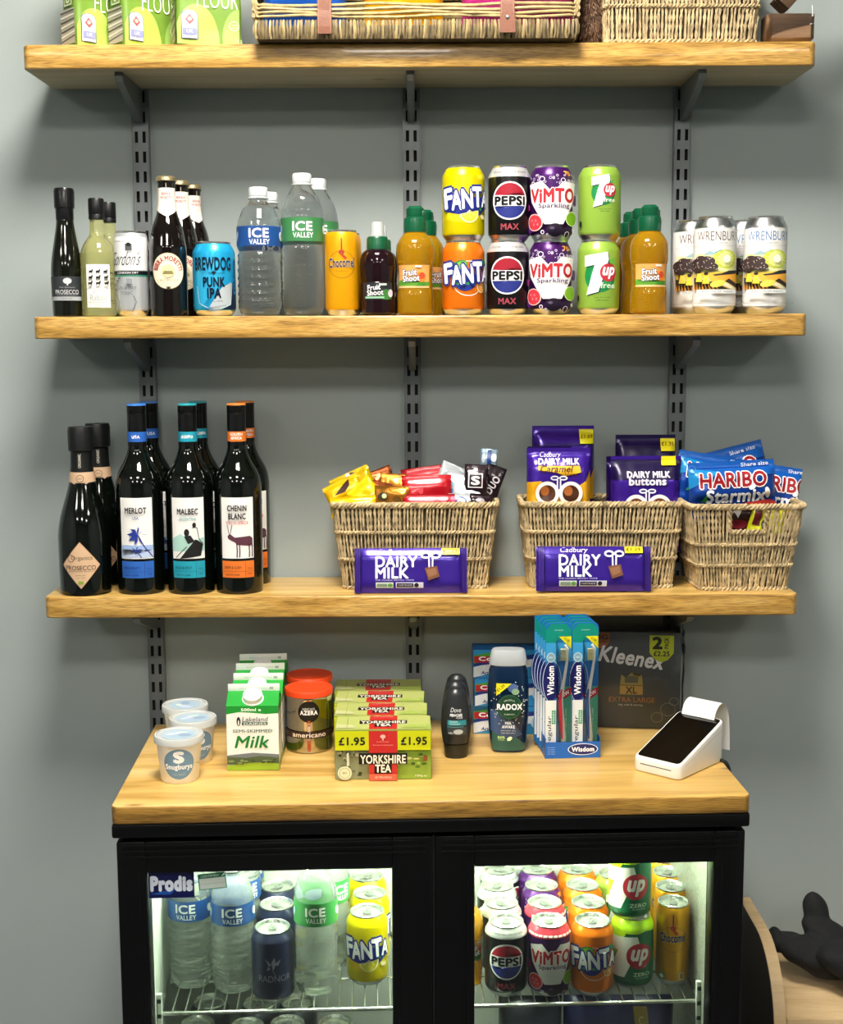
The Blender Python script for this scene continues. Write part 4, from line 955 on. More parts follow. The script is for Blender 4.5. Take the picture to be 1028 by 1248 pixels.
# two large chocolate bars leaning on the baskets
def bar(seed):
    A = Art(.3, .1)
    A.T('Cadbury', -32, 65, 44, 10, 'f1eef8', b=.0, sh=.25); A.T('DAIRY', -23, 50, 66, 16.5, 'ffffff', b=.03); A.T('MILK', -30, 32, 52, 16.5, 'ffffff', b=.03)
    A.T('THE CLASSIC BRITISH TASTE', -26, 20.5, 62, 2.2, 'cfc4ee'); A.rect(-56, -28, 8, 17, 'd8dcd6'); A.ell(-33, 12.5, 4, 3, '6aa84a'); A.rect(-54, -38, 10, 15, '8aa08a')
    A.rect(-24, 20, 8, 17, 'e2ddf0'); A.rect(-22.5, 4, 9.4, 15.6, '120a20'); A.T('FAIRTRADE', -9, 12.5, 22, 3, 'e2ddf0'); A.ell(9, 12.5, 3.6, 3.6, '20182c')
    for s_ in (-1, 1): A.ring(32+s_*8, 60, 8, 5.5, 3, 'f1eff7', 16); A.line([(32+s_*3, 57), (32+s_*2.5, 40)], 2.6, 'f1eff7')
    A.poly([(22, 40), (42, 43), (46, 26), (28, 20)], '7c5038'); A.poly([(24, 37), (40, 40), (42, 30), (29, 25)], '966a4c')
    A.rect(49, 78, 61, 74, 'f2e21c'); A.T('£1.29', 63, 67, 22, 5, '6a3a10', b=.02)
    A.rect(-89, -80, 0, 72, '221052'); A.rect(80, 89, 0, 72, '221052')
    for k in range(4): A.rect(-88+k*2, -87.4+k*2, 0, 72, '5a3ac0'); A.rect(82+k*2, 82.6+k*2, 0, 72, '5a3ac0')
    return A
yb = -.1685
packet('chocolate_bar', .180, .0715, .013, foil('3a1f92', .25, .35), bar(0), 61, .003, .0007, 0, 'large purple milk chocolate bar leaning on the left basket', 'chocolate bar', 'purple chocolate bars on the lowest shelf', (X(501, yb, Z3+.03), yb, Z3+.001), (-.16, 0, .0), 26, 14, wrs=18.)
packet('chocolate_bar', .184, .0715, .013, foil('3a1f92', .25, .35), bar(1), 62, .003, .0007, 0, 'large purple milk chocolate bar leaning on the middle basket', 'chocolate bar', 'purple chocolate bars on the lowest shelf', (X(724, yb, Z3+.03), yb, Z3+.0025), (-.16, .008, .02), 26, 14, wrs=18.)

# ------------------------------------------------------------------ fridge and its worktop
FR = radians(2.3); FX, FY = X(529, -.443, CT), -.443       # centre of the front edge
def fw(x, y): return (FX+x*cos(FR)-y*sin(FR), FY+x*sin(FR)+y*cos(FR))   # fridge-local (y from the front edge) to world
wt_edge = wood('worktop_edge', '6a4a1c', 'a57c35', 'bf9440', .4, 4., 70., .6, .05)
ct = board('worktop', -.4570, .4570, 0, .410, CB-CT, 0, 'wooden worktop slab lying on the black fridge', (FX, FY, CT), FR)
ct.data.materials[1] = wt_edge
ct.data.materials[0] = wood('worktop_pine', 'b58a3e', 'dcb466', 'ecca84', .32, 1.6, 20., .10)
fr = thing('bottle_fridge', 'black double door glass fridge under the wooden worktop', 'fridge', None, (FX, FY, 0), FR)
BK = mat('fridge_black', '030304', .3, spec=.35); BK2 = mat('fridge_black_matt', '0a0b0c', .5)
LN = mat('fridge_liner', 'cdd3cc', .35, var=.03); LNT = mat('embossed_aluminium', 'b2b6aa', .35, .5, var=.25, vs=220., bump=.8, bs=500.)
ft = CB-.0006; hw = .4515
x0, x1 = -hw, hw; dz1 = ft-.021                          # underside of the top slab
MB().box(-.4570, .4570, .002, .404, dz1, ft, BK, .004).build('top_panel', fr)
d0, d1, dz0, dzt = .006, .044, .085, dz1-.006            # doors: front, back, bottom, top
b = MB(); cy0, cy1 = .046, .400; ci = .030
b.box(x0, x0+ci, cy0, cy1, .05, dz1, BK2); b.box(x1-ci, x1, cy0, cy1, .05, dz1, BK2); b.box(x0+ci, x1-ci, cy1-.02, cy1, .05, dz1, BK2)
b.box(x0+ci, x1-ci, cy0, cy1-.02, .05, .12, BK2); b.box(x0+ci, x1-ci, cy0, cy1-.02, dz1-.018, dz1, BK2); b.build('cabinet', fr)
il = MB(); e = .001; lz0, lz1 = .121, dz1-.019; lx0, lx1, ly1 = x0+ci+e, x1-ci-e, cy1-.021
il.box(lx0, lx0+.003, cy0, ly1, lz0, lz1, LN); il.box(lx0, lx1, ly1-.003, ly1, lz0, lz1, LN)
il.box(lx0, lx1, cy0, ly1, lz1-.003, lz1, LN); il.box(lx0, lx1, cy0, ly1, lz0, lz0+.003, LN)
zj = at(650, 1062, -.09); il.box(lx0+.01, lx1-.01, ly1-.0045, ly1-.003, zj-.0012, zj+.0012, mat('liner_joint', '7b8078', .6))
il.box(lx0+.01, lx1-.01, ly1-.0045, ly1-.003, zj-.12, zj-.1176, mat('liner_joint', '7b8078', .6))
il.build('inner_liner', fr)
MB().box(lx1-.004, lx1, cy0, ly1-.004, lz0+.003, lz1-.003, LNT).build('side_panel', fr)
MB().box(x0+.02, x1-.02, .03, .40, .0, .05, BK2, .003).build('plinth', fr)
WL = [(-.4100, -.0600), (.0590, .4065)]; wz1, wz0 = at(514, 1058, FY+d0), .150
GLS = pane_mat('door_glass', 'e6eae6')
for k, (wx0, wx1) in enumerate(WL):
    dx0, dx1 = (x0, -.0015) if k == 0 else (.0015, x1)
    d = MB(); d.box(dx0, wx0, d0, d1, dz0, dzt, BK, .003); d.box(wx1, dx1, d0, d1, dz0, dzt, BK, .003)
    d.box(wx0-.001, wx1+.001, d0, d1, wz1, dzt, BK, .003); d.box(wx0-.001, wx1+.001, d0, d1, dz0, wz0, BK, .003)
    for j in range(3): d.box(dx0+.010, dx1-.010, d0-.0022, d0, dzt-.008-j*.0085, dzt-.0045-j*.0085, BK, .0008)
    d.box(wx0-.012, wx0-.0095, d0-.0015, d0, wz0-.01, wz1+.006, BK, .0006); d.box(wx1+.0095, wx1+.012, d0-.0015, d0, wz0-.01, wz1+.006, BK, .0006)
    d.box(-.0015 if k == 0 else .0, .0 if k == 0 else .0015, d0+.004, d1+.0015, dz0, dzt, BK2)
    dr = d.build('door', fr); dr['label'] = 'left glass fridge door' if k == 0 else 'right glass fridge door'
    MB().box(wx0-.002, wx1+.002, d0+.010, d0+.014, wz0-.002, wz1+.002, GLS).build('glass_pane', dr)
    g_ = MB(); gk = mat('door_gasket', '4a4d4c', .5)
    for (a, b_, c, d_) in ((wx0-.006, wx0, wz0, wz1), (wx1, wx1+.006, wz0, wz1), (wx0, wx1, wz1, wz1+.006), (wx0, wx1, wz0-.006, wz0)): g_.box(a, b_, d1, d1+.0015, c, d_, gk)
    g_.build('gasket', dr)
    if k == 0:
        A = Art(.3); U0, U1, V0, V1 = wx0*1000+1, wx0*1000+66, wz1*1000-41, wz1*1000-2; cu, cv = (U0+U1)/2, (V0+V1)/2
        A.rect(U0, U1, V0, V1, '0a0f48'); A.poly([(U0+2, V0+6), (cu-6, cv-8), (cu+8, cv-4), (cu-2, V0+5)], '1a4fa0'); A.T('Prodis', cu, cv+2, 58, 20, 'dfe6f4', b=.07)
        A.build('brand_sticker', dr, planemap(d0+.010), None)
        A = Art(.4); u, v = wx0*1000+92, wz1*1000-17; r = radians(5)
        def q(a, b_): return (u+a*cos(r)-b_*sin(r), v+a*sin(r)+b_*cos(r))
        A.poly([q(-20, -12), q(20, -12), q(20, 12), q(-20, 12)], '176a48'); A.poly([q(-18.6, -10.6), q(18.6, -10.6), q(18.6, 5), q(-18.6, 5)], 'cdd8cf'); A.T('CERTIFIED', q(-3, 8.5)[0], q(-3, 8.5)[1], 26, 3.4, 'bfe0cc', rot=5); A.poly([q(13, 6), q(19, 12), q(19, 9)], 'eef6ee'); A.line([q(-18, -3), q(18, -3)], .5, '8fae9c')
        A.build('approval_sticker', dr, planemap(d0+.010), None)
# light tube under the ceiling of the cavity
tz = lz1-.014
MB().box(lx0+.02, lx1-.02, (.138), .162, lz1-.008, lz1-.0035, WHITEP).build('light_housing', fr)
MB().tube([(lx0+.03+(lx1-lx0-.06)*k/8, .150, tz) for k in range(9)], .0045, mat('cool_led', 'f4ffe6', .5, emit=LED_W), 10).build('light_tube', fr)
# wire shelves
SH = []
wm = mat('chromed_wire', 'd5d8d2', .22, .9)
SZ = ZC-1.0175                                            # top of the upper wire shelf
for zi, zs in enumerate((SZ, SZ-.295)):
    for k, (a, b_) in enumerate(((lx0+.006, -.004), (.004, lx1-.006))):
        s_ = MB(); ya0, ya1 = .108, cy1-.03
        z = zs-.0022-.0025
        s_.tube([(a+.004, ya0, z), (b_-.004, ya0, z), (b_, ya0+.004, z), (b_, ya1, z), (a, ya1, z), (a, ya0+.004, z)], .0032, wm, 8, closed=True)
        s_.tube([(a, ya0+.10, z), (b_, ya0+.10, z)], .002, wm, 6)
        so = s_.build('wire_shelf', fr); n = int((b_-a)/.0205); wr_ = None
        for j in range(1, n+1):
            x = a+(b_-a)*j/(n+1)
            if wr_ is None:
                wr_ = MB().tube([(0, ya0-.0005, z-.001), (0, ya0+.001, z+.0030), (0, ya0+.006, z+.0034), (0, ya1, z+.0034)], .0013, wm, 6).build('wire', so)
                wr_.location.x = x
            else: c = wr_.copy(); C.objects.link(c); c.location.x = x
for sx, nm in ((lx0+.003, 1), (lx1-.011, 1)):
    s_ = MB(); s_.box(sx, sx+.008, .100, .108, lz0, SZ+.03, LN, .001)
    for q_ in range(18): s_.box(sx+.001, sx+.007, .0985, .1, lz0+.02+q_*.024, lz0+.026+q_*.024, BK2)
    s_.build('shelf_support', fr)

# cans and bottles in the fridge ---------------------------------------------
ZF = SZ+E+.0004; CH = .1145
def fx(px, y): return X(px, y, ZF+.06)
def row_of(proto, pxs, ys, labels, rots=None, cat='can', group=None, z=None):
    for i, (px, y) in enumerate(zip(pxs, ys)):
        o = put(proto, px, y, z or ZF, labels[i], cat, group); o.location.x = X(px, y, (z or ZF)+.06)
        o.rotation_euler.z = (rots[i] if rots else 0)-.42*o.location.x
YR = [-.288, -.2195, -.151, -.0825]
row_of(CAN['cola'](.02), [617, 611, 606, 609], YR, ['black cola can standing in front in the right half of the fridge', 'second cola can from the front in the fridge', 'third cola can from the front in the fridge', 'rearmost cola can in the fridge'], [0, .5, -.4, .9])
br, bp = CAN['berry_red'](.05), CAN['berry'](.05)
row_of(br, [669, 664], YR[:2], ['dark berry soda can with red shoulder, front one in the fridge', 'red-shouldered berry can, second from the front in the fridge'], [.05, .6])
row_of(bp, [660, 655], YR[2:], ['purple-shouldered berry can, third in its fridge row', 'purple-shouldered berry can at the back of the fridge'], [.4, 1.2])
row_of(CAN['orange'](.0), [722, 717, 710, 703], YR, ['orange soda can in front in the right half of the fridge', 'second orange soda can from the front in the fridge', 'third orange soda can from the front in the fridge', 'rearmost orange soda can in the fridge'], [.05, .5, -.5, .8])
z0_ = CAN['zero'](-.05); YZ = -.262
a = put(z0_, 771, YZ, ZF, 'green lemonade can with big white seven, lower one in the fridge stack'); a.location.x = X(771, YZ, ZF+.06); a.rotation_euler.z = -.17
clone(a, (X(768, YZ, ZF+.17), YZ, ZF+HS), 'green lemonade can with big white seven, upper one in the fridge stack', -.22)
a = put(CAN['lime'](0), 740, -.150, ZF, 'lime green can half hidden behind the big-seven stack in the fridge'); a.location.x = X(749, -.105, ZF+.06); a.location.y = -.105
row_of(CAN['choc'](.0, True, 'd99a14', .6), [820, 817, 813, 806], [-.258, -.198, -.138, -.078], ['slim golden chocolate milk can, front one in the fridge', 'second slim golden milk can from the front in the fridge', 'third slim golden milk can from the front in the fridge', 'rearmost slim golden milk can in the fridge'], [0, .4, -.3, .2])
t, p = juice(False, 'd89a1a', .6); shoot_label(Art(.35), 42, 77, 'e8a050', 'f0c088').build('label', t, lathemap(p, .0275), 4, 5)
o = put(t, 569, -.262, ZF, 'amber juice bottle with green cap half hidden behind the middle of the fridge doors', 'bottle'); o.rotation_euler.z = .6; o.location.x = X(566, -.262, ZF+.06)
# left half
row_of(radnor(), [333, 338, 339], [-.306, -.222, -.150], ['dark navy water can with silver flower, front one in the fridge', 'navy can second from the front in the fridge', 'navy can third from the front in the fridge'], [0, .5, -.5])
row_of(CAN['lemon'](0), [448, 451, 448], [-.250, -.180, -.110], ['lemon yellow soda can, front one in the left half of the fridge', 'lemon yellow can second from the front in the fridge', 'rearmost lemon yellow can in the fridge'], [-.05, .5, -.6])
PETC = mat('glow_haze_bottle', 'f4fbf6', .05, 0, .86, 1.25, coat=1.0)  # milkier plastic stands in for the tube's glow in the bottles
wb2 = water('water_bottle', .214, .0335, False, '1d4a8c', PETC)
gl = 'blue-label water bottles in the fridge'
pf_ = [(233, -.262, 'blue-label water bottle at the far left of the fridge, front one', -.05), (285, -.278, 'blue-label water bottle next to the navy cans in the fridge, front one', .1), (241, -.185, 'blue-label water bottle behind the leftmost one in the fridge', .4), (293.5, -.190, 'blue-label water bottle behind the one next to the navy cans', .6), (299, -.112, 'rearmost blue-label water bottle in the fridge', -.3)]
first = None
for px, y, lb, r_ in pf_:
    if first is None: first = put(wb2, px, y, ZF, lb, 'bottle', gl); o = first
    else: o = clone(first, (0, 0, 0), lb)
    o.location = (X(px, y, ZF+.06), y, ZF); o.rotation_euler.z = r_
wg2 = water('water_bottle', .224, .0335, True, '3c8d4a', PETC)
a = put(wg2, 386, -.285, ZF, 'green-label water bottle in the fridge, front one', 'bottle', 'green-label water bottles in the fridge'); a.location.x = X(386, -.285, ZF+.06); a.rotation_euler.z = .05
clone(a, (X(401, -.205, ZF+.06), -.205, ZF), 'green-label water bottle behind the front one in the fridge', .7)
# cans under the wire shelf, only their ends showing
LZ = SZ-.295+E
plain = make_can('drink_can', .1145, .033, '5a6068', metal=.6)
Zs = SZ-.030-.1145                                        # a second tier stands on these
pk = 0
for (px, row, y) in ((246, 1236, -.27), (265, 1229, -.20), (303, 1241, -.275), (319, 1230, -.205), (352, 1236, -.27), (398, 1238, -.262), (432, 1238, -.262)):
    pass
low = [(243, -.262), (303, -.270), (258, -.190), (318, -.196), (364, -.192), (410, -.262), (352, -.262), (456, -.230)]
for i, (px, y) in enumerate(low):
    lb = ['silver-topped can below the wire shelf at the far left', 'silver-topped can below the wire shelf under the blue-label bottles', 'silver-topped can deeper under the shelf at far left', 'silver-topped can deeper below the navy can', 'silver-topped can deep under the middle of the left shelf', 'silver-topped can below the green-label bottle', 'silver-topped can below the front navy can', 'silver-topped can below the lemon yellow cans'][i]
    a = put(plain, px, y, LZ, lb, 'can', 'silver-topped cans on the lower fridge shelf'); a.location.x = X(px, y, LZ+.11); a.rotation_euler.z = i*1.3
    if i not in (7,):
        clone(a, (a.location.x, y, LZ+CH-.0015), 'second-layer '+lb, i*.9)
# dark blue multipacks lower right
for (px0, px1, y, hz, lb, gold) in ((610, 688, -.262, .248, 'dark blue pack at the left of the lower right shelf', False), (690, 826, -.268, .252, 'dark navy pack with gold square on the lower right shelf', True)):
    xa, xb = X(px0, y, LZ+.15), X(px1, y, LZ+.15); h_ = hz; A = Art(.35)
    if gold: A.rect(22, 44, 150, hz*1000-14, 'a08a3a'); A.T('C', 33, 222, 8, 10, 'd8c890'); A.rect(-60, 10, 205, 206, '3a3a7a')
    else: A.rect(-30, 30, 200, 201, '2a4a5a')
    packet('drinks_pack', xb-xa, h_, .085, mat('navy_film', '131650', .3, .1) if gold else mat('slate_film', '101c2c', .3, .1), A, int(px0), .006, .002, 0, lb, 'pack', None, ((xa+xb)/2, y+.045, LZ), (0, 0, 0), 16, 16)

# ------------------------------------------------------------------ things on the worktop
Z4 = CT+E
def yrow(px, row, z=CT): return Y(row, px, z)
# ice cream tubs
def tub():
    t = thing('ice_cream_tub'); cup = mat('white_tub', 'e9e7e2', .45)
    p = [(.0270, .0), (.0282, .0015), (.0335, .0585), (.0338, .060)]
    MB().lathe([(0, .0015), (.0255, .0015), (.0262, 0)]+p, cup, 44).build('cup', t)
    l = MB().lathe([(.0340, .0585), (.0368, .0590), (.0372, .0670), (.0362, .0695), (.0335, .0695), (.0328, .0675), (0, .0675)], mat('clear_lid', 'dfe4e2', .25, 0, .25), 44).build('lid', t)
    A = Art(.4); A.ell(0, 0, 26, 26, 'a9c0cf'); A.ell(-8, 4, 12, 6, 'c9d4e8', 20); A.ell(9, -5, 10, 7, '8fa9c4', -10); A.ell(4, 9, 9, 4, 'd6e6dc')
    A.build('lid_print', l, lambda u, v, o: (u, v, .0675+o), None)
    A = Art(.45); A.ell(0, 31, 23.5, 23.5, '6a8ca8'); A.T('S', 0, 42, 12, 16, 'f2f5f6', b=.07); A.T('Snugburys', 0, 26, 41, 10, 'f2f5f6', b=.035); A.T('ICE CREAM', 0, 15, 18, 2.4, 'a9bcc6'); A.line([(-12, 18), (12, 18)], .4, '8fa6b4')
    A.line([(27, 30), (38, 26)], .8, '9a9488'); A.line([(36, 26), (38, 34), (40, 27)], .8, '9a9488'); A.line([(-14, 56), (6, 55)], .6, 'b8b2a8')
    A.build('label', t, lambda u, v, o: ((.0282+(v-.0015)/.057*.0053+o)*sin(u/.031), -(.0282+(v-.0015)/.057*.0053+o)*cos(u/.031), v), 4)
    return t
tb = tub()
y1 = yrow(218, 956)+.028
a = put(tb, 218.5, y1, Z4, 'round white ice cream tub with blue label, front one', 'tub', 'white ice cream tubs on the worktop')
y2 = yrow(235, 933)+.028; clone(a, (X(235.5, y2, Z4+.05), y2, Z4), 'white ice cream tub behind the front tub, lilac printed lid', .5)
y3 = yrow(225, 915)+.028; clone(a, (X(226, y3, Z4+.05), y3, Z4), 'rearmost white ice cream tub, near the left upright', 2.2)
# milk cartons
def carton():
    t = thing('milk_carton'); w_, d_, h1, h2, h3 = .0395, .032, .1010, .1165, .1270; WC = mat('carton_white', 'e9ebe4', .4); GC = mat('carton_green', '1f9a35', .4)
    b = MB(); b.add([(-w_, -d_, 0), (w_, -d_, 0), (w_, d_, 0), (-w_, d_, 0), (-w_, -d_, h1), (w_, -d_, h1), (w_, d_, h1), (-w_, d_, h1)], [(0, 3, 2, 1), (0, 1, 5, 4), (1, 2, 6, 5), (2, 3, 7, 6), (3, 0, 4, 7)], WC)
    b.build('body', t)
    g_ = MB(); r = .0006
    g_.add([(-w_, -d_, h1), (w_, -d_, h1), (w_, d_, h1), (-w_, d_, h1), (-w_, -r, h2), (w_, -r, h2), (w_, r, h2), (-w_, r, h2), (-w_+.012, 0, h2-.004), (w_-.012, 0, h2-.004)], [(0, 1, 5, 4), (2, 3, 7, 6), (1, 9, 5), (1, 2, 9), (2, 6, 9), (0, 4, 8), (0, 8, 3), (3, 8, 7)], GC); g_.build('sloping_top', t)
    f_ = MB().box(-w_, w_, -.0012, .0012, h2-.001, h3, WC, .0004).build('top_fin', t)
    M_ = Matrix.Translation((0, -.0175, h1+.0068)) @ Matrix.Rotation(atan((h2-h1)/d_), 4, 'X')
    MB().lathe([(.0150, -.001), (.0165, 0), (.0165, .0015), (.0148, .0018), (.0148, .0095), (.0135, .0105), (0, .0105)], mat('white_cap', 'f1f3f0', .35), 42, M=M_, fr=lambda r_, z, a: r_*(1+.012*sin(a*21)) if z > .002 else r_).build('cap', t)
    A = Art(.4); A.poly([(-39.4, 101)]+[(39.4, 101), (39.4, 89), (20, 88), (0, 90), (-20, 91.5), (-39.4, 88)], '1b8f30'); A.T('500ml e', -2, 95, 30, 4.4, 'eef4ea', b=.03)
    A.T('Lakeland', 4, 80, 38, 7.5, '22262a', b=.0, sh=.15); A.rect(-16, 23, 71, 75.5, '2a5a3e'); A.T('DAIRIES', 4, 73.2, 34, 3, 'e9ebe4', b=.02); A.ell(-21, 77, 3, 7, '22262a'); A.ell(-21, 75, 1.2, 4, 'e9ebe4')
    A.T('SEMI-SKIMMED', 0, 62, 60, 4.8, '3a5a48', b=.01); A.T('Milk', 0, 45, 50, 18, '157a32', b=.02, sh=.25)
    A.poly([(-39.4, 24), (0, 28), (39.4, 25), (39.4, 20), (-39.4, 18)], '6a7478'); A.poly([(-39.4, 22), (-10, 20), (10, 23), (39.4, 20), (39.4, 8), (-39.4, 10)], '4a5a3a'); A.poly([(-39.4, 8), (-10, 12), (20, 13), (39.4, 11), (39.4, .5), (-39.4, .5)], '8fae2c')
    rn = random.Random(2)
    for k in range(16): A.ell(rn.uniform(-36, 36), rn.uniform(11, 17), rn.uniform(2, 5), rn.uniform(1, 2), rn.choice(['2a3424', '3a4a2a', '7c8a5a']))
    A.build('printed_front', t, planemap(-d_), None)
    A = Art(.4); A.rect(-31.5, 31.5, 89, 101, '1b8f30'); A.rect(-31.5, 31.5, .5, 12, '6a8a2c'); A.T('SEMI-SKIMMED', 0, 60, 44, 4, '3a5a48')
    A.build('printed_side', t, lambda u, v, o: (w_+o, u, v), None)
    A = Art(.4); A.T('BEST BEFORE', 0, 5, 44, 2.4, 'b8c4b8'); A.rect(24, 30, 3, 7, 'a8b0a4'); A.build('fin_print', f_, lambda u, v, o: (u, -.0012-o, h2-.001+v), None)
    return t
yf_ = -.269; mc = carton(); gm = 'green and white milk cartons'
a = put(mc, 308, yf_, Z4, 'green and white milk carton, front of four', 'milk carton', gm)
a.location.x = X(307.5, yf_-.032, Z4+.05); a.rotation_euler.z = .03
for k, nm in ((1, 'green and white milk carton, second from the front'), (2, 'green and white milk carton, third from the front'), (3, 'green and white milk carton, furthest back')):
    clone(a, (a.location.x-.0028*k+(.002 if k == 1 else 0), yf_+.0658*k, Z4), nm, .02*k)
# coffee tins
def tin():
    t = thing('coffee_tin'); ch = mat('polished_tin', 'cfc8bc', .12, 1.0)
    MB().lathe([(0, .001), (.0355, .001), (.0362, 0), (.0372, .001), (.0368, .004), (.0368, .086), (.0374, .0885), (.0366, .0905)], ch, 56).build('body', t)
    MB().lathe([(.0372, .0895), (.0384, .0900), (.0386, .0980), (.0376, .0998), (.0352, .0995), (.0345, .0985), (0, .0985)], mat('orange_lid', 'e8481c', .4), 56).build('lid', t)
    A = Art(.35); A.rect(-3, 3, 6, 84, 'b4562a'); A.rect(-2.2, 2.2, 22, 84, 'c9b9a6')
    for k in range(3): A.ell(0, 46+k*6, 1.6, 1.6, 'a84a22')
    A.rect(-2.4, 2.4, 78, 88, 'b4562a'); A.ell(0, 68, 17, 17, '15120f'); A.rect(-2.4, 2.4, 50, 54, 'a84a22')
    A.T('NESCAFE', 0, 73, 19, 3.6, 'd8d2c8', b=.02); A.T('AZERA', 0, 67, 27, 6.5, 'f4f0ea', b=.06)
    A.rect(-56, 56, 25, 36, '3a2418'); A.T('americano', 0, 30.5, 54, 7, 'e9dccb', b=.02)
    A.T('BARISTA STYLE COFFEE', 0, 21, 30, 2, '8a7a68'); A.rect(-2, 2, 4, 16, 'a84a22')
    A.build('printed_band', t, cylmap(.0369), 3.5); return t
yt = yrow(377, 919)+.037; ct1 = put(tin(), 377, yt, Z4, 'shiny coffee tin with orange lid, front one', 'tin', 'coffee tins with orange lids')
clone(ct1, (X(377.5, yt+.082, Z4+.08), yt+.082, Z4), 'shiny coffee tin with orange lid, rear one', .3)
# tea boxes
def teabox():
    t = thing('tea_box'); w_, d_, h_ = .0715, .0355, .0770; b = MB()
    b.box(-w_, w_, -d_, d_, 0, h_, mat('box_green', 'a9b45a', .45), .0008); b.build('carton', t)
    def face(A, top):
        H = 71 if top else 77
        A.rect(-71, 71, .5, H-.5, 'b3bc6c' if top else '8fa04c')
        if not top:
            A.poly([(-71, 1), (-71, 46), (-22, 46), (-22, 1)], '8a8f6a'); A.poly([(22, 1), (71, 1), (71, 46), (22, 46)], '8aa83c')
            rn = random.Random(8)
            for k in range(26): u = rn.uniform(-69, -34); v = rn.uniform(8, 44); A.ell(u, v, rn.uniform(1, 4), rn.uniform(1, 3), rn.choice(['3a4028', 'b8b494', '5e6a3a', '747a58']))
            for k in range(14): A.ell(rn.uniform(38, 68), rn.uniform(18, 44), rn.uniform(1, 5), rn.uniform(1, 2.5), rn.choice(['5c7a24', 'a8c05a', '3c5a1c', 'c8c87a']))
            A.poly([(-54, 22), (-54, 42), (-51, 44), (-50, 24)], 'd8d4b4'); A.poly([(60, 30), (66, 30), (66, 38), (60, 38)], '8a4a2a')
            A.rect(-71, -21, 47, 76.5, 'c6cc12'); A.rect(22, 71, 47, 76.5, 'c6cc12'); A.rect(-21, 21, 1, 76.5, 'c02a28')
            A.T('£1.95', -46, 61, 38, 11.5, '1c1c10', b=.03); A.T('£1.95', 46, 61, 38, 11.5, '1c1c10', b=.03)
            A.ell(0, 68, 4, 3, 'e8b8a8'); A.rect(-1, 1, 62, 70, 'e8b8a8'); A.T('BY APPOINTMENT', 0, 60, 18, 1.6, 'e8a898'); A.T('TAYLORS OF HARROGATE', 0, 55, 30, 1.6, 'e8a898')
            A.rect(-36, 36, 26, 43, '0f0f0d'); A.rect(-13, 13, 12, 27, '0f0f0d'); A.T('YORKSHIRE', 0, 33.5, 67, 12.5, 'f2ead6', b=.025); A.T('TEA', 0, 19.5, 23, 11.5, 'f2ead6', b=.03)
            A.rect(-20.5, 20.5, 1, 11, 'd8604a'); A.T('40 TEA BAGS', 0, 6, 25, 3, 'f2d8c8'); A.ell(-57, 13, 10.5, 10.5, 'd6d8b4'); A.ring(-57, 13, 8, 8, .6, '8a9a5a'); A.T('BIG', -57, 13, 6, 3, '5a6a3a'); A.T('125g e', 56, 8, 16, 3.6, 'f0f0dc')
        else:
            A.rect(-21, 21, .5, 70.5, 'c02a28'); A.rect(-36, 36, 28, 46, '0f0f0d'); A.T('YORKSHIRE', 0, 36, 67, 13, 'f2ead6', b=.025); A.rect(-13, 13, 12, 28, '0f0f0d'); A.T('TEA', 0, 20, 23, 12, 'f2ead6', b=.03)
            A.poly([(26, 4), (70, 4), (70, 24), (40, 20)], '9fb552'); A.poly([(-70, 4), (-40, 4), (-46, 20), (-70, 26)], 'c2c68c'); A.rect(-54, -53.3, 2, 69, '8a9450'); A.T('A PROPER BREW', 0, 60, 30, 3, 'e8b8a8'); A.T('125g', 58, 14, 12, 4, 'dfe4b8')
        return A
    face(Art(.4), False).build('printed_front', t, planemap(-d_), None)
    face(Art(.4), True).build('printed_top', t, lambda u, v, o: (u, -d_+v, h_+o), None)
    A = Art(.4); A.rect(-35, 35, .5, 76.5, '9aa858'); A.rect(-35, 35, 47, 76.5, 'c6cc12'); A.T('YORKSHIRE TEA', 0, 34, 50, 7, '1c1c14', b=.02); A.build('printed_side', t, lambda u, v, o: (w_+o, u, v), None)
    A = Art(.4); A.rect(-35, 35, .5, 76.5, '9aa858'); A.rect(-35, 35, 47, 76.5, 'c6cc12'); A.build('printed_side', t, lambda u, v, o: (-w_-o, -u, v), None)
    return t
te = teabox(); y0 = yrow(467, 950)+.0355; gt = 'boxes of tea in a row'
a = put(te, 467, y0, Z4, 'green tea box with price and black lettering fully visible, front of four', 'box', gt); a.location.x = X(467, y0-.03, Z4+.04); a.rotation_euler.z = .01
for k, (px, nm, r_) in enumerate(((465, 'green tea box, second from the front, top printing visible', -.01), (463.5, 'green tea box, third from the front', -.02), (461.5, 'green tea box furthest back by the wall', .01))):
    y = y0+.074*(k+1); clone(a, (X(px, y, Z4+.07), y, Z4), nm, r_)
# roll-on deodorants
P_ = [(.0165, .0), (.0178, .0015), (.0190, .022), (.0192, .0225), (.0205, .024), (.0232, .045), (.0232, .060), (.0205, .082), (.0168, .097), (.0145, .104), (.0085, .1095)]
t = thing('deodorant_bottle'); pd = smooth_prof(P_, 3)
sq = lambda r, z, a: r*(1-.03*abs(sin(2*a)))
MB().lathe([(0, .0)]+[q for q in pd if q[1] <= .0221]+[(.0180, .0222)], mat('black_cap_reflection', '25241c', .4), 44, sy=.82).build('cap', t)  # olive tint in the cap colour stands in for a reflection
MB().lathe([(.0180, .0226)]+[q for q in pd if q[1] > .0226]+[(0, .1103)], mat('charcoal_bottle', '26292c', .3), 44, sy=.82).build('body', t)
A = Art(.4); A.T('Dove', -1, 79, 17, 7, 'dfe3e5', b=.0, sh=.2); A.T('MEN+CARE', -1, 71, 19, 4, 'e9ecee', b=.05); A.T('+CARE', 4, 67, 10, 3, 'c9cdd0', b=.02)
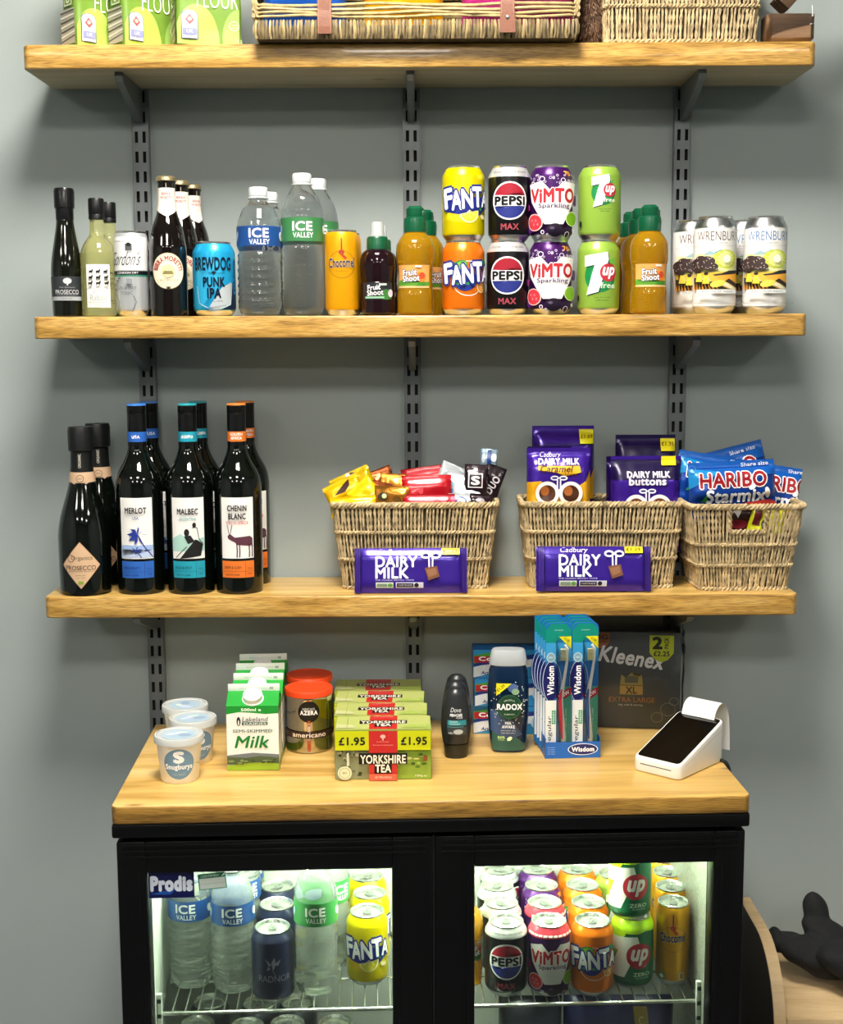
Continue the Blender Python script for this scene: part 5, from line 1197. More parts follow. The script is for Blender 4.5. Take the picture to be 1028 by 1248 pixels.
A.rect(-14, 15, 55, 63, '2a8a92'); A.T('CLEAN', -5, 61, 12, 2.8, 'd5eef0', b=.03); A.T('COMFORT', -3, 57.4, 16, 2.6, 'd5eef0', b=.02); A.rect(-14, 10, 52.5, 53.2, '6ab8be'); A.rect(-14, 15, 40, 52, '3c4448'); A.ell(2, 45, 7, 4, 'b4bcc0'); A.T('48h', -9, 43, 7, 3, 'e0e4e6')
fd = proffn(pd); A.build('label', t, lambda u, v, o: ((fd(v)+o)*sin(u/.022), -(fd(v)*.82+o*2)*cos(u/.022), v), 3, 4)
y = yrow(556, 925)+.015; gd = 'black roll-on deodorants standing in line'
a = put(t, 556, y, Z4, 'black roll-on deodorant bottle with teal label, front of three', 'bottle', gd); a.rotation_euler.z = .04
clone(a, (X(556.5, y, Z4)+.0005, y+.043, Z4), 'black roll-on deodorant directly behind the front one', .1)
clone(a, (X(558, y, Z4)+.001, y+.086, Z4), 'rearmost black roll-on deodorant of the three', 0)
# shower gel
t = thing('shower_gel_bottle'); n = 14; b = MB()
sec = [(.0, .024, .0135), (.004, .0265, .0150), (.02, .0290, .0160), (.06, .0325, .0170), (.10, .0328, .0170), (.132, .0305, .0165), (.139, .0275, .0160), (.1405, .0270, .0155)]
def loft(b, sec, m, N=40, p=2.8, cap=True):
    vs = []; fs = []
    for (z, a, c) in sec:
        for k in range(N):
            th = 2*pi*k/N; cc, ss = cos(th), sin(th)
            vs.append((a*math.copysign(abs(cc)**(2/p), cc), c*math.copysign(abs(ss)**(2/p), ss), z))
    for i in range(len(sec)-1):
        for k in range(N): k2 = (k+1) % N; fs.append((i*N+k, i*N+k2, (i+1)*N+k2, (i+1)*N+k))
    fs.append(tuple(reversed(range(N)))); fs.append(tuple((len(sec)-1)*N+k for k in range(N))); b.add(vs, fs, m); return b
loft(b, sec, mat('navy_bottle', '0c2440', .22, coat=.3)); b.build('body', t)
loft(MB(), [(.1408, .0262, .0155), (.1415, .0300, .0165), (.146, .0302, .0165), (.163, .0265, .0150), (.1655, .0245, .0135)], mat('clear_frosted_cap', 'c9d0d4', .3, 0, .35)).build('cap', t)
A = Art(.35)
A.poly([(-26, 4), (-26, 40), (8, 30), (28, 12), (26, 4)], '2c5a50'); A.poly([(-28, 36), (-29, 72), (0, 62), (22, 30), (0, 22)], '3a5480')
rn = random.Random(11)
for k in range(70):
    r_ = rn.uniform(19, 32); th = rn.uniform(0, pi*2); A.ell(1+r_*cos(th)*.9, 82+r_*sin(th)*1.2, rn.uniform(.4, 1.2), rn.uniform(.4, 1.2), rn.choice(['cfe0d8', '8ab0a8', 'e9f2ee']), n=8)
A.ell(6, 110, 8, 7, '4f6aa0'); A.ell(10, 104, 6, 5, '86a88a'); A.ell(1, 80, 20, 20, '123f28'); A.ring(1, 80, 18.5, 18.5, .5, '4a7a5a'); A.T('RADOX', 1, 80, 39, 9, 'ffffff', b=.04)
A.T('MINERAL', 1, 91, 18, 2.6, 'cfe0d0', arc=18); A.T('THERAPY', 1, 68, 18, 2.4, 'cfe0d0'); A.T('FEEL', -1, 54, 10, 4, 'e9eef4', b=.03); A.T('AWAKE', -1, 48, 20, 4.6, 'e9eef4', b=.04); A.T('SHOWER GEL', -1, 42, 24, 2, 'cfd8e4'); A.T('FOR MEN 3 IN 1', -1, 38, 22, 2, 'cfd8e4')
A.T('86%', -12, 31, 11, 4, 'bfe08a', b=.03); A.T('NATURAL', -12, 27, 10, 1.8, 'bfe08a'); A.ell(1, 29, 4.5, 3, 'cfe8b8', 35); A.poly([(-20, 118), (4, 118), (-20, 98)], 'ece01c'); A.T('£1.29', -13, 111, 14, 4.5, '2a2a10', b=.02, rot=38)
def gelmap(u, v, o):
    for (z0, a0, c0), (z1, a1, c1) in zip(sec[:-1], sec[1:]):
        if z0 <= v <= z1: k = (v-z0)/(z1-z0); a, c = a0+(a1-a0)*k, c0+(c1-c0)*k; break
    else: a, c = sec[-1][1:]
    q = min(.995, abs(u)/a); return (u, -c*(1-q**2.8)**(1/2.8)-o*1.5-.0002, v)
A.build('label', t, gelmap, 2.5, 4, clip=[((30, 0), (1, 0)), ((-30, 0), (-1, 0))])
y = yrow(620, 918)+.016; a = put(t, 619.5, y, Z4, 'dark blue shower gel bottle with frosted clear cap', 'bottle'); a.rotation_euler.z = -.02
# toothpaste boxes, three lying on top of each other
t = thing('toothpaste_box'); w_, d_, h_ = .066, .024, .0475
MB().box(-w_, w_, -d_, d_, 0, h_, mat('box_blue', '1c62a8', .4), .0008).build('carton', t)
A = Art(.35); A.rect(-65.5, 65.5, .5, 47, '2a8cc4'); A.poly([(-65, 1), (-65, 18), (-20, 30), (66, 34), (66, 22), (0, 16)], 'e6ecec'); A.poly([(-65, 24), (-65, 38), (-20, 46), (20, 46)], '4aa23a'); A.poly([(-65, 20), (-65, 24), (-10, 36), (66, 42), (66, 36)], '16327e')
A.rect(-64, 10, 26, 37, 'b01c26'); A.T('Colgate', -28, 31.5, 56, 9, 'ffffff', b=.04); A.T('Total', -40, 18, 22, 6, 'f2f6f8', b=.03, sh=.2); A.T('Active fresh', -32, 9, 40, 5.5, '1a3a7e', b=.03, sh=.2); A.ell(40, 20, 10, 10, 'bfe0f0'); A.ell(40, 20, 6, 6, 'f2f8fa')
A.build('printed_front', t, planemap(-d_), None)
ytp = yrow(600, 895)+.024; gp = 'stacked toothpaste boxes'; xtp = X(578, ytp-.024, Z4+.07)+w_
a = put(t, 640, ytp, Z4, 'lowest toothpaste box of the stack behind the shower gel', 'box', gp); a.location.x = xtp
clone(a, (xtp+.0005, ytp-.001, Z4+h_+.0003), 'middle toothpaste box of the stack with red brand panel', .01)
clone(a, (xtp-.0015, ytp+.001, Z4+2*h_+.0006), 'top toothpaste box of the stack with green stripe', -.01)
# toothbrush display
TR = radians(-4); yt_ = yrow(699, 924); dx_, dy_ = X(698.5, yt_, Z4+.02), yt_
ty = thing('toothbrush_display_tray', 'blue cardboard display tray full of toothbrush packs', 'display tray', None, (dx_, dy_, Z4), -TR)
tw, td, th_ = .0435, .120, .026; BC = mat('display_blue', '1450a4', .4); b = MB()
b.box(-tw, tw, 0, .0012, 0, th_, BC); b.box(-tw, tw, td-.0012, td, 0, th_, BC); b.box(-tw, tw, .0012, td-.0012, 0, .0012, BC)
b.box(-tw, -tw+.0012, .0012, td-.0012, .0012, th_+.006, BC); b.box(tw-.0012, tw, .0012, td-.0012, .0012, th_+.006, BC); b.build('tray', ty)
A = Art(.35); A.rect(-43, 43, .4, 25.6, '1a62b8'); A.ell(16, 14, 24, 9.5, 'eef2f8'); A.ell(16, 14, 22.5, 8.4, '141f62'); A.T('Wisdom', 16, 14, 35, 7, 'ffffff', b=.05)
for k in range(4): A.T('soft medium', -34, 18-k*3.4, 12, 1.6, 'bcd4ee')
A.build('tray_print', ty, planemap(0), None)
def brush(hand):
    t = thing('toothbrush_pack'); w_, h_ = .0205, .212
    b = MB(); poly = [(-w_, 0), (w_, 0), (w_, h_-.008)]+[(w_-.009+.009*cos(radians(a)), h_-.009+.009*sin(radians(a))) for a in range(15, 90, 15)]+[(-w_+.009-.009*sin(radians(a)), h_-.009+.009*cos(radians(a))) for a in range(15, 90, 15)]+[(-w_, h_-.008)]
    b.prism(poly, 0, .0012, mat('pack_card', '1c6cb4', .35)); b.build('backing_card', t)
    A = Art(.3); A.rect(-20, 20, 2, 60, '2478c0'); A.poly([(-20, 170), (-20, h_*1000-12), (-12, h_*1000-2), (12, h_*1000-2), (20, h_*1000-12), (20, 190), (0, 184)], '0f8a78'); A.rect(-20, 20, 150, 180, '3a9ad0'); A.rect(4, 20, 20, 110, '4aa88c'); A.poly([(20, 190), (20, 170), (0, 190)], 'e6de1e'); A.T('£1.99', 13, 185, 9, 4, '5a5a10', rot=-45)
    A.T('ADVANCED', 0, 200, 14, 2, 'bfe8dc'); A.ell(-13, 118, 13, 32, '141a5c'); A.ring(-10, 118, 15, 34, 1, 'bcd4f0'); A.rect(-20, -3, 12, 88, 'e2e8e6'); A.T('Wisdom', -12, 120, 46, 10, 'ffffff', b=.03, rot=90)
    A.T('regular', -13, 40, 46, 8, '3c4448', b=.01, rot=90, sh=.2); A.rect(-10, -4, 50, 72, '4aa884'); A.T('FRESH', -7, 61, 17, 3, 'e9f4ee', rot=90); A.rect(-20, 20, 2, 12, '1a66ae')
    A.ell(-12, 157, 7, 8, 'a9c8d4'); A.ell(-12, 157, 5, 6, '7fa8b8'); A.T('PRO', -12, 157, 6, 3, 'e6f0f4'); A.poly([(-4, 96), (20, 110), (20, 98), (2, 86)], 'b8202c'); A.T('NEW', 9, 98, 18, 5.5, 'ffffff', b=.04, rot=28); A.T('TOTAL CARE', 12, 60, 30, 2.4, 'd9efe6', rot=90)
    A.build('card_print', t, planemap(0), None)
    wh = mat('brush_white', 'e9ece9', .3); cb_ = mat('brush_'+hand, 'e0304a' if hand == 'red' else '2a5ca0', .3)
    pts = [(.0085, -.006, .012), (.0080, -.006, .03), (.0055, -.0065, .06), (.0035, -.007, .09), (.0060, -.007, .11), (.0100, -.007, .135), (.0128, -.007, .155), (.0125, -.007, .172), (.0090, -.007, .178)]
    br_ = MB(); br_.tube(pts, [.003, .0042, .0038, .0032, .003, .0024, .002, .0026, .002], wh, 10)
    bo = br_.build('toothbrush', t)
    g2 = MB(); g2.tube([(.0055, -.0088, .028), (.0030, -.0098, .06), (.0015, -.0100, .09), (.0040, -.0098, .108)], [.0015, .003, .0028, .0012], cb_, 8); g2.build('grip', bo)
    h2_ = MB()
    for i in range(4):
        for j in range(6): h2_.tube([(.0110-i*.0001, -.0085+i*.001, .1545+j*.0032), (.0025, -.0085+i*.001, .1545+j*.0032)], .0012, mat('bristles', 'd9d29a', .6), 5)
    h2_.build('bristles', bo)
    bl = MB(); bl.add([(-.002, -.0005, .008), (.019, -.0005, .008), (.019, -.0005, .186), (-.004, -.0005, .186), (0, -.0125, .012), (.0165, -.0125, .012), (.0165, -.0125, .180), (-.001, -.0125, .180)], [(4, 5, 6, 7), (0, 1, 5, 4), (1, 2, 6, 5), (2, 3, 7, 6), (3, 0, 4, 7)], pane_mat('clear_blister') if 'bl' not in globals() else globals()['bl'])
    globals()['bl'] = bl.mats[0]; bl.build('blister', t, sharp=.3); return t
for s_, hand, nm in ((-1, 'red', 'left'), (1, 'blue', 'right')):
    b0_ = brush(hand)
    for k in range(5):
        lb = 'toothbrush pack with %s handle, %s' % (hand, ['front of the %s column' % nm, 'second from the front', 'third from the front', 'fourth from the front', 'rearmost of its column'][k])
        o = b0_ if k == 0 else copy_tree(b0_)
        tag(o, lb, 'toothbrush', 'toothbrush packs in the blue tray')
        lx, ly = s_*.0212-.0006*k, .0165+.0142*k
        # the packs stand in the front half of the tray, leaning a little forward
        X_, Y_ = lx*cos(-TR)-ly*sin(-TR), lx*sin(-TR)+ly*cos(-TR)
        o.location = (dx_+X_-.0016*k, dy_+Y_*.9, Z4+.0014+.0016*k); o.rotation_euler = (.0, 0, -TR*.6)
# tissue twin pack
KR = radians(7); ky = yrow(778, 889)+.002; kx = X(833, ky-.008, Z4+.09)-.104*cos(KR)
t = thing('tissue_pack', 'dark grey twin pack of tissue boxes in clear film against the wall', 'tissue box', None, (kx, ky+.036, Z4), -KR)
w_, d_, h_ = .104, .026, .164
MB().box(-w_, w_, -d_-.0, d_, 0, h_, mat('tissue_box_grey', '3d4142', .4), .001).build('carton', t)
A = Art(.45); c0 = -30
A.poly([(-44, 163), (-14, 163), (-14, 148), (-20, 138), (-34, 136), (-44, 140)], '9a5c30'); A.T('BIG', -29, 155, 24, 8, '2a1c14', b=.02); A.T('TISSUES', -29, 147, 20, 3, '2a1c14')
A.T('Kleenex', 24, 121, 106, 26, 'dfe0de', b=.03, sh=.15, rot=-7)
A.poly([(52, 160), (92, 160), (92, 130), (82, 118), (72, 114), (62, 118), (52, 130)], 'a8b41c'); A.T('2', 65, 147, 14, 19, '15160a', b=.05); A.T('PACK', 80, 147, 18, 7, '15160a', b=.03, rot=90); A.T('£2.25', 72, 129, 26, 8, '15160a', b=.03)
A.poly([(6, 92), (4, 74), (42, 74), (40, 92), (32, 86), (23, 96), (14, 86)], '9a8a4a'); A.poly([(12, 88), (12, 78), (34, 78), (34, 88), (23, 90)], '5a5a4a'); A.rect(4, 42, 58, 73, 'b3924a'); A.T('XL', 23, 65.5, 18, 11, '2a2a22', b=.03)
A.T('EXTRA LARGE', 24, 49, 76, 8.5, 'a8703c', b=.01); A.T('big, soft & strong', 22, 40, 40, 4, 'b8b8b4', b=.02)
for (u, v, r_) in ((84, 34, 13), (66, 20, 10), (94, 48, 8)): A.ring(u, v, r_, r_*.9, 1.2, '7a7c70', 18)
A.build('printed_front', t, planemap(-d_), None)
A = Art(.45); A.T('A8', 74, 32, 14, 16, '0c0c0c', b=.03); A.rect(50, 92, 4, 14, '6a6e1c'); A.build('printed_top', t, lambda u, v, o: (u, -d_+v, h_+o), None)
# crinkled clear film round the two boxes
N_ = 40; vs = []; fs = []; rn = random.Random(4)
for j in range(13):
    for i in range(N_):
        s_ = rrect(2*w_+.010, 2*d_+.010, .004, N_)[i]; z = .0006+(h_+.004)*j/12; k = noise.noise(Vector((s_[0]*40, s_[1]*40, z*40)))*.0016
        vs.append((s_[0]*(1+k/w_*2), s_[1]*(1+k/d_), z))
for j in range(12):
    for i in range(N_): i2 = (i+1) % N_; fs.append((j*N_+i, j*N_+i2, (j+1)*N_+i2, (j+1)*N_+i))
fs.append(tuple(12*N_+i for i in range(N_)))
FILM = pane_mat('shrink_film'); MB().add(vs, fs, FILM).build('clear_film', t, sharp=1.2)
MB().add([(w_+.006, -.02, .02), (w_+.019, -.012, .03), (w_+.021, -.008, .15), (w_+.006, -.018, .155), (w_+.012, .0, .09)], [(0, 1, 4), (1, 2, 4), (2, 3, 4), (3, 0, 4)], FILM).build('film_end', t)
# card terminal
tr = radians(-42); tx, ty_ = X(828, -.285, Z4+.03), -.285
t = thing('card_terminal', 'white card payment terminal with black screen and receipt paper', 'card terminal', None, (tx, ty_, Z4), tr)
w_, l_ = .041, .066
WT = mat('terminal_white', 'e4e4df', .35)
def wedge(a, l0, l1, zf, zb_, zb0, m, bev):
    bm = bmesh.new(); vs = [bm.verts.new(p) for p in [(-a, l0, zb0), (a, l0, zb0), (a, l1, zb0), (-a, l1, zb0), (-a, l0, zf), (a, l0, zf), (a, l1, zb_), (-a, l1, zb_)]]
    for f in [(0, 3, 2, 1), (4, 5, 6, 7), (0, 1, 5, 4), (1, 2, 6, 5), (2, 3, 7, 6), (3, 0, 4, 7)]: bm.faces.new([vs[i] for i in f])
    ve = [e for e in bm.edges if abs(e.verts[0].co.x-e.verts[1].co.x) < 1e-6 and abs(e.verts[0].co.y-e.verts[1].co.y) < 1e-6]
    bmesh.ops.bevel(bm, geom=ve, offset=bev, segments=5, profile=.5, affect='EDGES')
    bmesh.ops.bevel(bm, geom=[e for e in bm.edges if e.calc_face_angle(0) > .9], offset=.003, segments=3, profile=.5, affect='EDGES')
    return MB().addbm(bm, m)
wedge(w_, -l_, l_, .021, .066, 0, WT, .010).build('body', t)
sl = atan((.066-.021)/(2*l_)); zs = lambda yy, o=0: .021+(yy+l_)*tan(sl)+o
A = Art(.08); q = [(-w_*1000+4+3*(1-cos(radians(a))) , 0) for a in (0,)]
poly = []
for (cx_, cy_, a0) in ((-w_+.010, -l_+.012, 180), (w_-.010, -l_+.012, 270), (w_-.010, l_-.010, 0), (-w_+.010, l_-.010, 90)):
    for k in range(6): an = radians(a0+k*18); poly.append(((cx_+.0062*cos(an))*1000, (cy_+.0062*sin(an))*1000))
A.poly(poly, mat('black_screen', '060607', .06, coat=.6))
A.build('screen', t, lambda u, v, o: (u, v, zs(v)+.0004), None)
A = Art(.5); A.rect(-27, 27, 12.5, 13.8, '16181a'); A.build('card_slot', t, planemap(-l_), None)
A = Art(.5); A.rect(-50, 56, 18, 18.7, 'b4b5b0'); A.build('side_seam', t, lambda u, v, o: (w_+o, u, v+(u+.05)*.30), None)
pp = []; 
for k in range(7): pp.append((l_-.012+.003*k, .058+.0042*k-.0002*k*k))
prof = [(l_-.010, .064), (l_-.006, .075), (l_+.002, .083), (l_+.012, .086), (l_+.022, .083), (l_+.030, .074), (l_+.035, .060), (l_+.038, .042), (l_+.040, .022), (l_+.041, .004)]
prof = smooth_prof(prof, 4); vs = []; fs = []
for i, (a, b_) in enumerate(prof): vs += [(-.028+.030, a, b_), (.028+.022, a, b_)] if False else [(-.030, a, b_), (.028, a, b_)]
n = len(prof); vs += [(x, y-.0001, z-.00022) for x, y, z in vs]
for i in range(n-1): fs += [(2*i, 2*i+1, 2*i+3, 2*i+2), (2*n+2*i, 2*n+2*i+2, 2*n+2*i+3, 2*n+2*i+1)]
for i in range(n-1): fs += [(2*i, 2*i+2, 2*n+2*i+2, 2*n+2*i), (2*i+1, 2*n+2*i+1, 2*n+2*i+3, 2*i+3)]
MB().add(vs, fs, mat('receipt_paper', 'eceeea', .7)).build('receipt_paper', t, sharp=1.5)
# its cable
p0 = fw(.375, .20); p0 = (X(872, -.235, Z4), -.225)
cp_ = [(p0[0]-.006, p0[1]+.006, Z4+.0035), (p0[0]+.012, p0[1]-.004, Z4+.0035), (FX+.430, -.262, Z4+.0035), (FX+.4535, -.275, Z4+.0030), (FX+.459, -.279, Z4-.012), (FX+.4605, -.280, Z4-.06), (FX+.462, -.275, Z4-.16), (FX+.464, -.26, Z4-.30), (FX+.466, -.22, Z4-.45)]
cs = []
for i in range(len(cp_)-1):
    for k in range(5): cs.append(Vector(cp_[i]).lerp(Vector(cp_[i+1]), k/5))
for _ in range(3): cs = [cs[0]]+[(cs[i-1]+cs[i]*2+cs[i+1])/4 for i in range(1, len(cs)-1)]+[cs[-1]]
tag(MB().tube(cs, .0028, mat('black_cable', '0b0c0d', .45), 8).build('cable'), 'black cable running off the worktop behind the card terminal', 'cable')

# ------------------------------------------------------------------ top shelf
Z1 = S1T+E
FG = mat('flour_bag_paper', '6f9234', .4, var=.06, vs=30.)
def flour():
    t = thing('flour_bag'); w_, d_, h_ = .050, .022, .185; vs = []; fs = []; N = 44; K = 16
    R_ = [rrect(2*w_, 2*d_, .006, N)[i] for i in range(N)]
    def off(x, y, z): return noise.noise(Vector((x*30, y*30, z*26)))*.0022
    for j in range(K+1):
        z = h_*j/K; q = 1-.12*max(0, (j/K-.75))*4 if j/K > .75 else 1-.03*(1-min(1, j/2))
        for (x, y) in R_: o_ = off(x, y, z)*min(1, j/2); vs.append((x*(1+o_/w_), y*q*(1+o_/d_), z))
    for j in range(K):
        for i in range(N): i2 = (i+1) % N; fs.append((j*N+i, j*N+i2, (j+1)*N+i2, (j+1)*N+i))
    fs.append(tuple(reversed(range(N)))); fs.append(tuple(K*N+i for i in range(N)))
    MB().add(vs, fs, FG).build('bag', t, sharp=1.0)
    def fmap(u, v, o): q = noise.noise(Vector((u*30, -d_*30, v*26)))*.0022*min(1, v/h_*8); return (u, -d_*(1+q/d_)-o*2-.0009, v)
    A = Art(.45); A.ell(-20, 4, 34, 56, 'a6c455', n=40); A.T('PLAIN', 10, 120, 60, 22, 'eef6da', b=-.01); A.T('FLOUR', 12, 68, 62, 26, 'f2f7e2', b=-.012)
    A.rect(-44, -18, 8, 42, '50566c'); A.ell(-31, 42, 13, 9, '50566c'); A.rect(-42.5, -19.5, 9, 42, 'e9e9f0'); A.ell(-31, 42, 11.5, 8, 'e9e9f0'); A.poly([(-38, 36), (-31, 45), (-24, 36), (-31, 29)], 'c05a5a'); A.ell(-31, 37, 3, 3, 'e8b8a8'); A.rect(-42, -20, 14, 24, '8f94c8'); A.T('WHEAT', -31, 11, 20, 4, 'ffffff', b=.03, ol=('50566c', .06)); A.T('UK', -31, 19, 10, 5, 'e9e9f0')
    A.ell(44, 10, 26, 44, '93b65a', n=36, a0=90, a1=270); A.ring(36, 30, 8, 7, .8, 'e9f2d6', 18); A.T('TO BAKE', 36, 31, 11, 2, 'e9f2d6'); A.T('WITH LOVE', 36, 27, 11, 2, 'e9f2d6'); A.T('1.5kg', 40, 8, 16, 7, 'c9dca0', b=-.01)
    A.build('printed_front', t, fmap, 8, 8, clip=[((50, 0), (1, 0)), ((-50, 0), (-1, 0)), ((0, 1), (0, -1))])
    A = Art(.45); A.rect(-21, 21, 6, 58, 'b9b4a0')
    for k in range(7): A.poly([(-21, 10+k*7), (-21, 12.2+k*7), (21, 18+k*6.2), (21, 16+k*6.2)], 'efeee4' if k % 2 else '4a4c48')
    A.rect(-8, 16, 62, 84, 'dfe6c8'); A.rect(-6, 14, 64, 82, '7c9c44'); A.T('8', 4, 73, 10, 14, 'dfe6c8', b=.02)
    A.build('printed_side', t, lambda u, v, o: (-w_-.0022-o, -u, v), None); return t
ff = flour(); gf = 'green flour bags on the top shelf'
for k, (px, y, nm, r_) in enumerate(((120, -.120, 'green flour bag, leftmost of three', .74), (177, -.128, 'green flour bag, middle of three', .74), (253, -.148, 'green flour bag with the whole word facing out, next to the hamper', .30))):
    o = put(ff, px, y, Z1, nm, 'bag', gf); o.rotation_euler.z = r_
# hamper
WIL = mat('willow', 'ab9668', .5, var=.3, vs=80.); WIM = mat('willow_shaded', '7c6c4c', .6, var=.35, vs=90.); WID = mat('willow_dark', '5c4f3c', .7, var=.4, vs=120.)  # WIM: darker willow for the base canes, shading put into the colour
hx = X(507.5, -.20, Z1+.01); HW, HD, hy = .2410, .150, -.2140
hm = thing('wicker_hamper', 'open wicker hamper with leather straps, bright packets inside', 'basket', None, (hx, hy, Z1), 0)
b = MB(); R_ = random.Random(9); n = 92
MB().box(-HW+.004, HW-.004, .004, HD-.004, .001, .020, WID).build('base', hm)
for i in range(n):
    x = -HW+.003+(2*HW-.006)*i/(n-1)+R_.uniform(-.0008, .0008)
    b.tube([(x+R_.uniform(-.002, .002), .0035, .0012), (x+R_.uniform(-.001, .001), -.0005, .008), (x, -.0010, .018), (x+R_.uniform(-.001, .001), .0015, .0255), (x, .006, .0275)], R_.uniform(.0020, .0027), WIL if i % 4 == 0 else WIM, 5)
for s_ in (-1, 1):
    for i in range(26):
        y = .004+(HD-.008)*i/25; x = s_*(HW-.001); b.tube([(x-s_*.004, y, .0014), (x+s_*.001, y, .010), (x+s_*.001, y, .019), (x-s_*.004, y, .027)], .0025, WIL, 5)
o = b.build('base_weave', hm); o['kind'] = 'stuff'
fronts = [(.0325, .0022), (.0375, .0024), (.0430, .0026), (.0490, .0024)]
for j, (z, r_) in enumerate(fronts):
    pts = [(-HW+.004, .012, z+.030), (-HW, .006, z+.012), (-HW+.006, .003, z)]+[(-HW+.012+(2*HW-.024)*k/16, .001+.0018*sin(k*1.9+j*2), z+.0016*sin(k*.8+j)) for k in range(17)]+[(HW-.006, .003, z), (HW, .006, z+.012), (HW-.004, .012, z+.030)]
    MB().tube(pts, r_, WIL, 7).build('front_cane', hm)
b = MB()
for s_ in (-1, 1):
    for j in range(16):
        z = .035+j*.0095; b.tube([(s_*HW, .004, z+(.02 if j < 4 else 0)*0), (s_*(HW+.001), HD/2, z+.001), (s_*HW, HD-.004, z)], .0035, WIL, 6)
    for k in range(4): b.tube([(s_*(HW-.004*(k % 2)), .008+k*.006, .030), (s_*(HW+.004), .008+k*.004, .10), (s_*(HW+.002), .008+k*.006, .185)], .0022, WIL, 6)
for j in range(16): z = .035+j*.0095; b.tube([(-HW, HD-.004, z), (0, HD-.003, z), (HW, HD-.004, z)], .0035, WIL, 6)
o = b.build('side_weave', hm); o['kind'] = 'stuff'
LE = mat('brown_leather', '7a4c38', .5, var=.1, vs=60., bump=.3, bs=400.); LEL = mat('leather_edge', 'a87c62', .6)
def strap(px, tabbed):
    x = X(px, hy, Z1+.03)-hx; b = MB(); w2 = .0105
    yz = [(-.0052, .075), (-.0058, .055), (-.0060, .040), (-.0072, .030), (-.0078, .016), (-.0070, .006)] if not tabbed else [(-.0052, .055), (-.0062, .048), (-.0070, .036), (-.0072, .030)]
    for (ya_, za), (yb_, zb__) in zip(yz[:-1], yz[1:]): b.add([(x-w2, ya_, za), (x+w2, ya_, za), (x+w2, yb_, zb__), (x-w2, yb_, zb__), (x-w2, ya_+.0018, za), (x+w2, ya_+.0018, za), (x+w2, yb_+.0018, zb__), (x-w2, yb_+.0018, zb__)], [(0, 1, 2, 3), (4, 7, 6, 5), (0, 3, 7, 4), (1, 5, 6, 2)], LE)
    for s_ in (-1, 1): b.tube([(x+s_*(w2-.0016), a-.0003, c) for a, c in yz], .0005, LEL, 5)
    o = b.build('strap', hm, fix=False)
    if tabbed:
        c = MB(); pl = [(x-.0115, .006), (x+.0115, .006), (x+.0115, .024)]+[(x+.0115*cos(radians(a)), .026+.011*sin(radians(a))) for a in range(10, 180, 17)]+[(x-.0115, .024)]
        c.prism(pl, -.0105, -.0085, LE); tb_ = c.build('strap_tab', hm)
        MB().lathe([(.0028, 0), (.0026, .0012), (.0012, .0019), (0, .0020)], ALU, 16, M=Matrix.Translation((x, -.0105, .028)) @ Matrix.Rotation(pi/2, 4, 'X')).build('stud', tb_)
    else: MB().lathe([(.0025, 0), (.0022, .0012), (0, .0018)], ALU, 16, M=Matrix.Translation((x-.0, -.0062, .068)) @ Matrix.Rotation(pi/2, 4, 'X')).build('stud', o)
strap(396, False); strap(618.5, True)
for (px, w_, c, nm, A, sd, rz) in ((372, .125, '1650a8', 'blue packet in the hamper, leftmost', Art().poly([(-50, 50), (10, 62), (50, 50), (50, 80), (-50, 84)], '2c74c8'), 71, .05), (492, .120, 'e6a400', 'golden yellow packet in the hamper', Art().T('High in fibre', -8, 52, 40, 6, '6a4a08', b=.02), 72, -.03), (596, .082, 'b02a72', 'pink packet in the hamper beside the yellow one', Art().poly([(-40, 50), (10, 46), (40, 60), (40, 80), (-40, 80)], 'd05a96'), 73, .06), (664, .092, '7a1648', 'dark magenta packet at the right end of the hamper', Art().poly([(-40, 40), (20, 50), (46, 40), (46, 50), (-20, 64)], 'b0285e'), 74, -.05)):
    packet('crisp_packet', w_, .165, .040, foil(c, .28, .2), A, sd, .010, .004, 0, nm, 'packet', 'bright packets in the hamper', (X(px, -.165, Z1+.05), -.168, Z1+.0215), (.0, 0, rz), 18, 18, wrs=20.)
# dark storage box behind the hamper
t = thing('dark_storage_box', 'dark slate storage box standing behind the hamper', 'box', None, (X(511, -.03, Z1+.05), -.0370, Z1), 0)
SL = mat('slate_fabric', '24292e', .7, bump=.3, bs=500.)
MB().box(-.255, .255, -.0155, .0155, 0, .17, SL, .003).build('body', t); MB().box(-.258, .258, -.0175, .0175, .1705, .19, SL, .003).build('lid', t); MB().box(-.256, .256, -.0172, -.0158, .004, .008, mat('grey_binding', '5a6066', .6)).build('hem', t)
